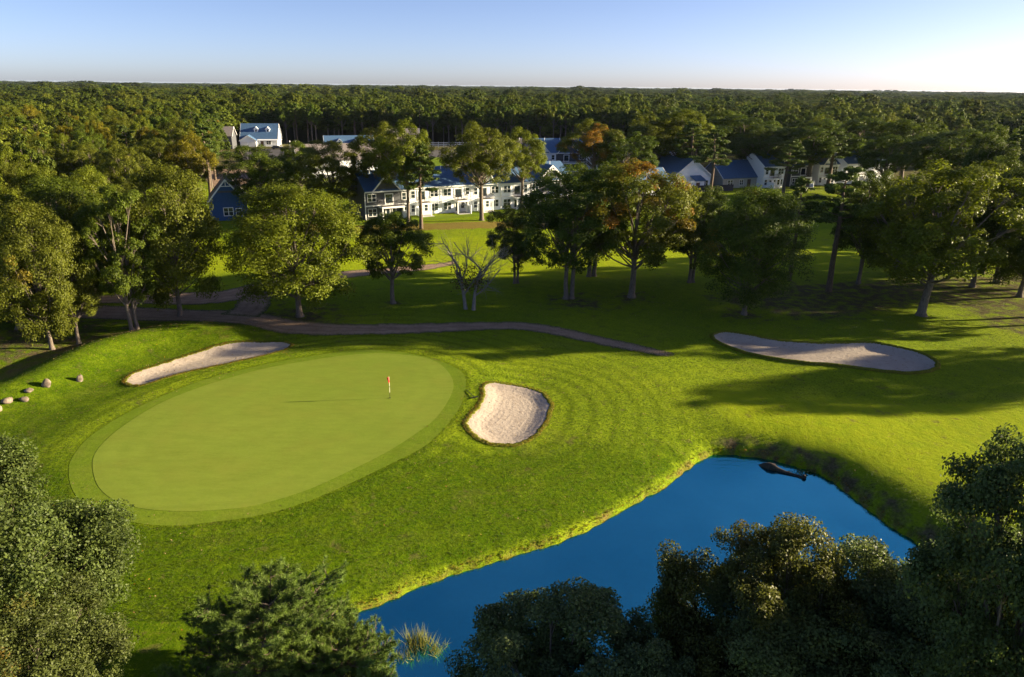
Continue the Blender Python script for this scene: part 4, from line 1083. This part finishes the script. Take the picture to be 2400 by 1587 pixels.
# houses glimpsed behind the row
bx, by_, _ = G(790, 372)
cottage("house", "blue-roofed house half hidden behind the townhouse trees", bx, by_ - 15, 0.3, 17, 12, 3.2, 5.6, 'white', 'roofblue', dormers=(5, 11), wins=((4, 0.8, 1.7, 1.4), (11, 0.8, 1.7, 1.4)))
bx, by_, _ = G(862, 402)
cottage("house", "taupe-roofed house behind the first charcoal townhouse", bx - 16, by_ - 20, 0.45, 24, 12, 5.2, 4.0, 'white', 'roofbrown', wins=((4, 3.4, 1.7, 1.4), (11, 3.4, 1.7, 1.4), (18, 3.4, 1.7, 1.4)))
bx, by_, _ = G(905, 356)
cottage("house", "pale-walled house with a blue gable beside the rail fence", bx, by_ - 8, 0.2, 15, 11, 5.0, 4.4, 'tan', 'roofbrown', wins=((4, 0.8, 1.7, 1.4), (10, 0.8, 1.7, 1.4)))
# the long block behind the fence path
for i, (px, wd, wall, rf, gb) in enumerate([(1165, 11, 'white', 'roofbrown', True), (1225, 11, 'white', 'roofblue', True), (1290, 12, 'grey', 'roofblue', True), (1355, 11, 'white', 'roofbrown', False), (1415, 11, 'white', 'roofblue', True), (1475, 11, 'grey', 'roofblue', False), (1532, 11, 'white', 'roofblue', True)]):
    x0, y0, _ = G(px, 402 - (px - 1165) * 0.012)
    townhouse(x0, y0, 0.10, wd, wall, rf, ["white townhouse with a blue front gable past the fence path", "white townhouse with a broad white gable past the fence path", "charcoal townhouse with a small white-edged gable past the fence path",
              "taupe-roofed townhouse behind the gold tree", "white townhouse just after the taupe-roofed one behind the gold tree", "charcoal townhouse behind the tall flat-topped tree", "white townhouse beyond the white gabled cottage"][i], gb, 1 if i % 2 else -1, roofh=4.0)
# white cottages among the tall pines
bx, by_, _ = G(1562, 452)
e = thing("gabled_cottage", "white cottage with a wide gable and a blue roof among pines", "house", (bx + 2, by_ + 4, 0), 0.42)
MB().box(0, 13.5, 0, 20, -0.4, 3.4).build("wall", MT['white'], e)
front_gable(e, 6.75, 13.5, -0.03, 20.2, 3.4, 4.8, 'white', 'roofblue')
MB().box(0.1, 13.4, -0.09, -0.035, 3.25, 3.5).build("belt_board", MT['trim'], e)
win(e, 2.2, -0.03, 0.9, 1.7, 1.4); win(e, 11.4, -0.03, 0.9, 1.6, 1.4); win(e, 4.4, -0.03, 0.9, 0.8, 1.4, False)
MB().box(6.2, 9.2, -2.4, -0.05, -0.3, 2.7).build("porch_bay", MT['white'], e)
MB().prism_x([(-2.7, 2.6), (-0.06, 3.7), (-0.06, 3.85), (-2.7, 2.78)], 5.9, 9.5).build("porch_roof", MT['roofblue'], e)
door(e, 7.0, -2.4, 0.0, 1.0, 2.1, 'brown', False)
MB().box(0.5, 4.6, -0.9, -0.4, -0.2, 1.2).build("equipment_screen", MT['white'], e)
for yy in (3.0, 9.0, 14.5):
    f = MB().box(13.5, 13.58, yy - 0.9, yy + 0.9, 0.8, 2.5).build("window", MT['trim'], e); MB().box(13.57, 13.61, yy - 0.75, yy + 0.75, 0.92, 2.38).build("pane", MT['glass'], f)
bx, by_, _ = G(1700, 446)
cottage("cottage", "tan cottage wing with a small gable beside the white gabled cottage", bx, by_ + 3, 0.42, 12, 10, 3.0, 4.0, 'tan', 'roofblue', wins=((2.5, 0.8, 1.7, 1.4), (6.5, 0.8, 1.2, 1.4)), doors=((9.2, 0.95, 'brown'),))
bx, by_, _ = G(1505, 460)
cottage("cottage", "small white cottage end with dark roof behind the orange oak", bx, by_, 0.5, 9, 8, 3.0, 3.4, 'white', 'roofblue', wins=((7, 0.8, 1.0, 1.4),))
for i, px in enumerate((1786, 1850, 1914, 1978, 2042)):
    x0, y0, _ = G(px, 441 - (px - 1786) * 0.05)
    townhouse(x0, y0, 0.36, 7.4, 'grey' if i == 1 else 'white', 'roofblue', ["white townhouse next to the tan cottage wing", "dark-fronted townhouse in the far row behind pines", "white townhouse after the dark-fronted one in the far row",
              "white townhouse last but one of the far row", "white townhouse at the far row's wooded end"][i], i == 2, 1 if i % 2 else -1)
# dark fence before the gabled cottage
x0, y0, _ = G(1592, 452); e = thing("board_fence", "low dark board fence before the white gabled cottage", "fence", (x0, y0, 0), 0.30)
nb = 46
for i in range(nb):
    MB().box(i * 0.36, i * 0.36 + 0.345, -0.02, 0.02, 0.05, 1.75).build("board", MT['fence'], e)
for q in range(2): MB().box(0, nb * 0.36, 0.022, 0.07, 0.45 + q * 0.9, 0.55 + q * 0.9).build("rail", MT['fence'], e)

# white rail fence on the rise before the wood
fx0, fy0, _ = G(975, 346); e = thing("rail_fence", "white rail fence along the dark wood edge", "fence", (fx0 - 2, fy0, 0), 0.12)
for i in range(13): MB().box(i * 2.4 - 0.08, i * 2.4 + 0.08, -0.08, 0.08, -0.2, 2.5).build("post", MT['trim'], e)
for zz_ in (0.6, 1.3, 2.0): MB().box(0, 28.8, -0.14, -0.082, zz_, zz_ + 0.2).build("rail", MT['trim'], e)
# paved lots, walk and lawn by the houses
def flat(name, pts, z, mat, label):
    P = catmull([G(a, b)[:2] for a, b in pts], 4)
    sheet(name, P, 6.0, z, MT[mat], kind="structure", label=label)
flat("parking_lot", [(560, 352), (640, 349), (760, 352), (800, 368), (760, 380), (640, 375), (560, 372)], 0.05, 'asphalt', "grey asphalt lot before the dormered cottage")
flat("dirt_lot", [(480, 408), (520, 396), (560, 396), (600, 410), (560, 440), (500, 440)], 0.03, 'dirt', "bare dirt lot beside the wood edge")
flat("lawn_strip", [(985, 372), (1060, 372), (1090, 396), (1050, 410), (980, 402)], 0.03, 'collar', "small lawn strip by the concrete walk")
flat("concrete_walk", [(1052, 366), (1062, 366), (1058, 384), (1068, 402), (1048, 404), (1044, 386)], 0.06, 'concrete', "pale concrete walk curving through the lawn strip")
flat("access_road", [(985, 354), (1100, 352), (1110, 366), (985, 368)], 0.05, 'asphalt', "dark access road below the white rail fence")
flat("townhouse_lawn", [(830, 528), (960, 520), (1100, 509), (1240, 497), (1350, 488), (1350, 476), (1240, 488), (1100, 500), (960, 512), (830, 522)], 0.02, 'collar', "strip of dark lawn along the townhouse patios")

# ------------------------------------------------------------------ small things
cx_, cy_, _ = G(650, 350)
e = thing("parked_car", "dark car parked before the dormered white cottage", "car", (cx_, cy_, tz(cx_, cy_) + 0.06), 0.2)
MB().prism_y([(-2.2, 0.35), (2.2, 0.35), (2.25, 0.75), (2.1, 0.95), (1.1, 1.0), (-2.1, 1.0), (-2.25, 0.8)], -0.9, 0.9).build("body", MT['carpaint'], e)
MB().prism_y([(-1.95, 1.002), (1.05, 1.002), (0.35, 1.5), (-1.5, 1.52)], -0.78, 0.78).build("cabin", MT['glass'], e)
for xx in (-1.4, 1.4):
    for yy in (-0.92, 0.72):
        v_ = [(xx + 0.34 * math.cos(a_), yy + d_, 0.34 + 0.34 * math.sin(a_)) for d_ in (0, 0.2) for a_ in np.linspace(0, 6.283, 12, endpoint=False)]
        MB().add(v_, [tuple(range(11, -1, -1)), tuple(range(12, 24))] + [(i_, (i_ + 1) % 12, 12 + (i_ + 1) % 12, 12 + i_) for i_ in range(12)]).build("wheel", MT['tyre'], e)
for px_, py_, lab_ in ((655, 347, "white globe post lamp beside the parked car"), (680, 346, "white globe post lamp on the lawn past the parked car"), (694, 346, "white globe post lamp farthest from the parked car")):
    lx_, ly_, _ = G(px_, py_); e = thing("post_lamp", lab_, "lamp", (lx_, ly_, tz(lx_, ly_)), 0)
    MB().cyl(0, 0, -0.1, 2.2, 0.07, n=8).build("post", MT['trim'], e)
    MB().cyl(0, 0, 2.2, 2.35, 0.12, 0.26, n=10).cyl(0, 0, 2.351, 2.75, 0.26, 0.28, n=10).cyl(0, 0, 2.751, 2.95, 0.28, 0.1, n=10).build("globe", MT['lamp'], e)
lx_, ly_, _ = G(538, 412); e = thing("street_lamp", "thin dark street lamp on the dirt lot by the wood edge", "lamp", (lx_, ly_, tz(lx_, ly_)), 0)
MB().cyl(0, 0, -0.2, 6.2, 0.09, 0.06, n=8).build("post", MT['darkpole'], e); MB().box(-0.12, 0.9, -0.12, 0.12, 6.2, 6.35).build("lamp_head", MT['darkpole'], e)
fxp, fyp, _ = G(914, 932, 0.42)
zf = tz(fxp, fyp) + 0.05
e = thing("flagstick", "red flag on a white banded flagstick on the putting green", "flagstick", (fxp, fyp, zf))
MB().cyl(0, 0, -0.1, 0.52, 0.018, n=8).build("pole_base", MT['darkpole'], e)
MB().cyl(0, 0, 0.521, 1.02, 0.024, n=8).build("pole_band", MT['pole'], e)
MB().cyl(0, 0, 1.021, 1.11, 0.02, n=8).build("pole_joint", MT['darkpole'], e)
MB().cyl(0, 0, 1.111, 2.05, 0.022, n=8).build("pole_band", MT['pole'], e)
fv, ff = [], []
nu, nv = 9, 7
for i in range(nu):
    for j in range(nv):
        u, v = i / (nu - 1), j / (nv - 1)
        sag = 0.44 * u ** 0.8
        xx = -0.02 - 0.20 * u * (0.45 + 0.55 * v) ; yy = 0.05 * math.sin(u * 7 + v * 2) * u
        fv.append((xx * (1 - 0.55 * (1 - v)) + 0.03, yy - 0.09 * u, 2.03 - (1 - v * 0) * 0 - (0.50 * (1 - v)) * 1.0 - sag * 0.32 * u))
for i in range(nu - 1):
    for j in range(nv - 1): ff.append((i * nv + j, (i + 1) * nv + j, (i + 1) * nv + j + 1, i * nv + j + 1))
me = bpy.data.meshes.new("flag"); me.from_pydata(fv, [], ff); me.materials.append(MT['red']); me.update(); fo = link("flag", me, e)
so = fo.modifiers.new("thickness", 'SOLIDIFY'); so.thickness = 0.012
MB().cyl(0, 0, 0.004, 0.012, 0.075, n=14).build("cup_rim", MT['darkpole'], e)

# bunker rake lying by the kidney bunker
rx, ry, _ = G(1112, 930, 0.4)
e = thing("bunker_rake", "black bunker rake lying beside the kidney-shaped bunker", "rake", (rx, ry, tz(rx, ry) + 0.06), 0.5)
MB().cyl(0, 0, -0.02, 0.02, 0.02, n=6).box(-0.018, 0.018, 0.0, 1.7, 0.02, 0.055).build("handle", MT['darkpole'], e)
MB().box(-0.32, 0.32, -0.06, 0.02, 0.0, 0.07).build("rake_head", MT['rail'], e)
m = MB()
for i in range(11): m.box(-0.30 + i * 0.06 - 0.008, -0.30 + i * 0.06 + 0.008, -0.16, -0.06, 0.02, 0.04)
m.build("tine", MT['rail'], e)["kind"] = "stuff"

def rock(px, py, w_, h, seed, label):
    X, Y, t = G(px, py, 0.1); r = np.random.default_rng(seed)
    n1, n2 = 14, 9; V = []; Fq = []
    pl = unit(r, 12); dl = r.uniform(0.5, 0.9, 12)
    for i in range(n2):
        for j in range(n1):
            th_, ph_ = math.pi * (i + 0.001) / (n2 - 0.998), 2 * math.pi * j / n1
            d = np.array([math.sin(th_) * math.cos(ph_), math.sin(th_) * math.sin(ph_), math.cos(th_)])
            k = min([1.0] + [dl[q] / (d @ pl[q]) for q in range(12) if d @ pl[q] > 0.2]); k += r.normal(0, 0.012)
            V.append((d[0] * k * w_ / 2, d[1] * k * w_ * 0.42, d[2] * k * h * 0.55 + h * 0.16))
    for i in range(n2 - 1):
        for j in range(n1): Fq.append((i * n1 + j, (i + 1) * n1 + j, (i + 1) * n1 + (j + 1) % n1, i * n1 + (j + 1) % n1))
    o = link("boulder", mesh_np("boulder", np.array(V), np.array(Fq), MT['rock']), None, (X, Y, tz(X, Y)), label, "boulder")
    o.rotation_euler = (0, 0, r.uniform(0, 6))
rock(189, 902, 0.85, 0.85, 1, "squarish boulder standing alone nearest the long raked bunker")
rock(113, 922, 1.0, 1.05, 2, "large round pale boulder at the end of the rock line")
rock(73, 935, 0.95, 0.4, 3, "flat low boulder just behind the round pale one")
rock(59, 950, 0.85, 0.6, 4, "small pointed boulder between the two flat ones")
rock(22, 956, 1.1, 0.6, 5, "broad low boulder past the small pointed one")
rock(-6, 972, 0.9, 0.8, 6, "last boulder of the line farthest from the long bunker")

# half sunk log in the pond
lx, ly, _ = G(1777, 1091, ZW); l2 = G(1886, 1123, ZW)
v = np.array([l2[0] - lx, l2[1] - ly]); L = float(np.linalg.norm(v))
e = thing("sunken_log", "dark waterlogged log floating near the pond's far bank", "log", (lx, ly, ZW + 0.06), math.atan2(v[1], v[0]))
q = np.array([[0, 0, -0.02], [0.35, 0, 0.05], [0.8, 0.02, 0.10], [1.15, 0.03, 0.12], [1.5, 0.0, 0.08], [2.1, -0.05, 0.06], [L * 0.85, 0.02, 0.05], [L * 0.95, 0, 0.06]])
link("log", tubes_mesh("log", [(q, np.array([0.03, 0.2, 0.34, 0.33, 0.2, 0.13, 0.09, 0.1]), 10)], MT['log']), e)
q2 = np.array([[L * 0.93, 0, 0.04], [L * 0.97, 0.02, 0.08], [L * 1.0, 0.0, 0.1], [L * 1.03, 0, 0.05]])
link("stump_knob", tubes_mesh("stump_knob", [(q2, np.array([0.08, 0.2, 0.19, 0.04]), 9)], MT['log']), e)
link("branch_stub", tubes_mesh("branch_stub", [(np.array([[1.1, 0.1, 0.2], [1.2, 0.25, 0.42]]), np.array([0.09, 0.05]), 6)], MT['log']), e)

def blades(name, P, h, wd, spread, tintw, mat, r, per=7, colour=(0.08, 0.1, 0.012), **kw):
    n = len(P); m = per
    base = np.repeat(P, m, axis=0) + np.column_stack([r.normal(0, spread * 0.5, n * m), r.normal(0, spread * 0.5, n * m), np.zeros(n * m)])
    dr = np.column_stack([r.normal(0, spread, n * m), r.normal(0, spread, n * m), h * r.uniform(0.55, 1.15, n * m)])
    ang = r.uniform(0, 6.28, n * m); sv = np.column_stack([np.cos(ang), np.sin(ang), np.zeros(n * m)]) * wd
    V = np.stack([base - sv, base + sv, base + dr], 1).reshape(-1, 3)
    cl = np.repeat(r.uniform(0, 1, n), m); tint = np.column_stack([r.uniform(0, 1, n * m), cl, np.repeat(tintw, m), np.ones(n * m)])
    o = link(name, mesh_np(name, V, np.arange(3 * n * m).reshape(-1, 3), mat, np.repeat(tint, 3, axis=0)), **kw)
    o.color = (*colour, 0.5)
    return o

rg = np.random.default_rng(101)
# reeds standing in the pond
for k, (px, py, n, h, lab) in enumerate([(980, 1512, 20, 1.15, "tuft of pale reeds standing in the pond by the pine"), (1010, 1530, 14, 0.7, "small broken clump of reeds beside the taller reed tuft"), (950, 1540, 12, 0.6, "sparse bent reeds nearest the smaller pine")]):
    X, Y, _ = G(px, py, ZW)
    P = np.column_stack([rg.normal(X, 0.28, n), rg.normal(Y, 0.2, n), np.full(n, ZW - 0.1)])
    blades("reed_clump", P, h, 0.028, 0.30, np.ones(n) * 0.1, MT['dryblade'], rg, 8, (0.20, 0.19, 0.05), label=lab, cat="reeds")
# floating sprig of leaves by the log
X, Y, _ = G(1893, 1109, ZW); n = 90
P = np.column_stack([rg.normal(X, 0.7, n), rg.normal(Y, 0.16, n), ZW + 0.10 + rg.uniform(0, 0.14, n)])
tint = np.stack([rg.uniform(0, 1, n), rg.uniform(0, 1, n), rg.uniform(0, 1, n), np.ones(n)], 1)
o = link("floating_sprig", leaves_mesh("floating_sprig", P, unit(rg, n) * 0.4 + np.array([0, 0, 0.8]), 0.22, 0.14, tint, MT['leaf'], rg), label="leafy sprig floating at the pond edge by the sunken log", cat="sprig"); o.color = (0.06, 0.09, 0.02, 0)

# longer grass: dry fringe on the pond edge, lip tufts, and tufts all over the rough
def along(P, step, jit, lo, hi, r):
    Q = np.concatenate([P, P[:1]]); sg = np.linalg.norm(np.diff(Q, axis=0), axis=1); cum = np.concatenate([[0], np.cumsum(sg)])
    t = np.arange(0, cum[-1], step) + r.uniform(0, step, len(np.arange(0, cum[-1], step)))
    pts = np.column_stack([np.interp(t, cum, Q[:, 0]), np.interp(t, cum, Q[:, 1])])
    T = np.column_stack([np.interp(t + 0.1, cum, Q[:, 0]), np.interp(t + 0.1, cum, Q[:, 1])]) - pts; Nn = np.column_stack([T[:, 1], -T[:, 0]]); Nn /= np.linalg.norm(Nn, axis=1)[:, None] + 1e-9
    if seg_dist(*(pts[:1] + Nn[:1] * 0.2).T, P)[0] < 0: Nn = -Nn
    return pts + Nn * r.uniform(lo, hi, len(pts))[:, None]
pe = np.concatenate([along(POND, 0.045, 0, -0.02, 0.35, rg)])
pe = pe[(pe[:, 1] > 26)]
P = np.column_stack([pe, terrain(pe[:, 0], pe[:, 1]) - 0.02])
blades("pond_edge_grass", P, 0.12, 0.013, 0.06, rg.uniform(0, 1, len(P)), MT['dryblade'], rg, 6, (0.13, 0.115, 0.025), kind="stuff", label="straw-coloured grass fringe along the pond edge", cat="grass")
le = np.concatenate([along(Bp, 0.05, 0, 0.0, 0.4, rg) for Bp in (B_MID, B_LEFT, B_RIGHT)])
P = np.column_stack([le, terrain(le[:, 0], le[:, 1]) + 0.08])
blades("bunker_edge_grass", P, 0.10, 0.012, 0.05, rg.uniform(0, 1, len(P)), MT['blade'], rg, 6, (0.085, 0.085, 0.018), kind="stuff", label="ragged grass round the bunker rims", cat="grass")

nt_ = 150000
yy = 30 + 62 * rg.uniform(0, 1, nt_) ** 1.25; xx = rg.uniform(-0.82, 0.82, nt_) * (yy + 8)
ok = (np.abs(xx) < 62)
xx, yy = xx[ok], yy[ok]
for Pp, mrg in ((COLLAR, 0.05), (B_MID, 0.1), (B_LEFT, 0.1), (B_RIGHT, 0.1), (POND, 0.2), (FAIR, 0.0)):
    k = seg_dist(xx, yy, Pp) > mrg; xx, yy = xx[k], yy[k]
P = np.column_stack([xx, yy, terrain(xx, yy) - 0.015])
blades("rough_grass", P, 0.075, 0.016, 0.05, rg.uniform(0, 0.5, len(P)), MT['blade'], rg, 4, (0.062, 0.100, 0.010), kind="stuff", label="uneven rough grass round the putting green", cat="grass")
# fallen leaves blown over the lawn, thicker near the oaks
lv = []
for cx_, cy_, sp_, n_ in ((-25, 79, 6, 500), (-42, 72, 6, 500), (8, 88, 6, 300), (16, 89, 6, 350), (29, 81, 6, 350), (51, 80, 8, 400), (-30, 64, 9, 350), (0, 46, 16, 500), (20, 60, 18, 500), (-28, 33, 6, 300)):
    lv.append(np.column_stack([rg.normal(cx_, sp_, n_), rg.normal(cy_, sp_ * 0.7, n_)]))
lv = np.concatenate(lv)
for Pp in (GREEN, POND): lv = lv[seg_dist(lv[:, 0], lv[:, 1], Pp) > 0.1]
n = len(lv); P = np.column_stack([lv, terrain(lv[:, 0], lv[:, 1]) + 0.07 + rg.uniform(0, 0.03, n)])
tint = np.stack([rg.uniform(0, 1, n), rg.uniform(0, 1, n), rg.uniform(0, 1, n), np.ones(n)], 1)
nn = unit(rg, n) * 0.5 + np.array([0, 0, 0.8]); nn /= np.linalg.norm(nn, axis=1)[:, None]
o = link("fallen_leaves", leaves_mesh("fallen_leaves", P, nn, 0.13, 0.09, tint, MT['leaf'], rg), kind="stuff", label="dry fallen leaves scattered over the lawn", cat="leaves"); o.color = (0.26, 0.19, 0.09, 0.35)

# ------------------------------------------------------------------ haze
m, n, l, p = new_mat("haze_air"); n.remove(p)
vp = N(n, "ShaderNodeVolumePrincipled"); vp.inputs["Color"].default_value = (0.62, 0.76, 1.0, 1); vp.inputs["Density"].default_value = 0.000018; vp.inputs["Anisotropy"].default_value = 0.2
l.new(vp.outputs[0], n["Material Output"].inputs["Volume"])
MB().box(-19500, 19500, -900, 19500, -4.6, 28.5).build("haze", m, kind="stuff", label="thin bluish evening haze over the plain", cat="haze")
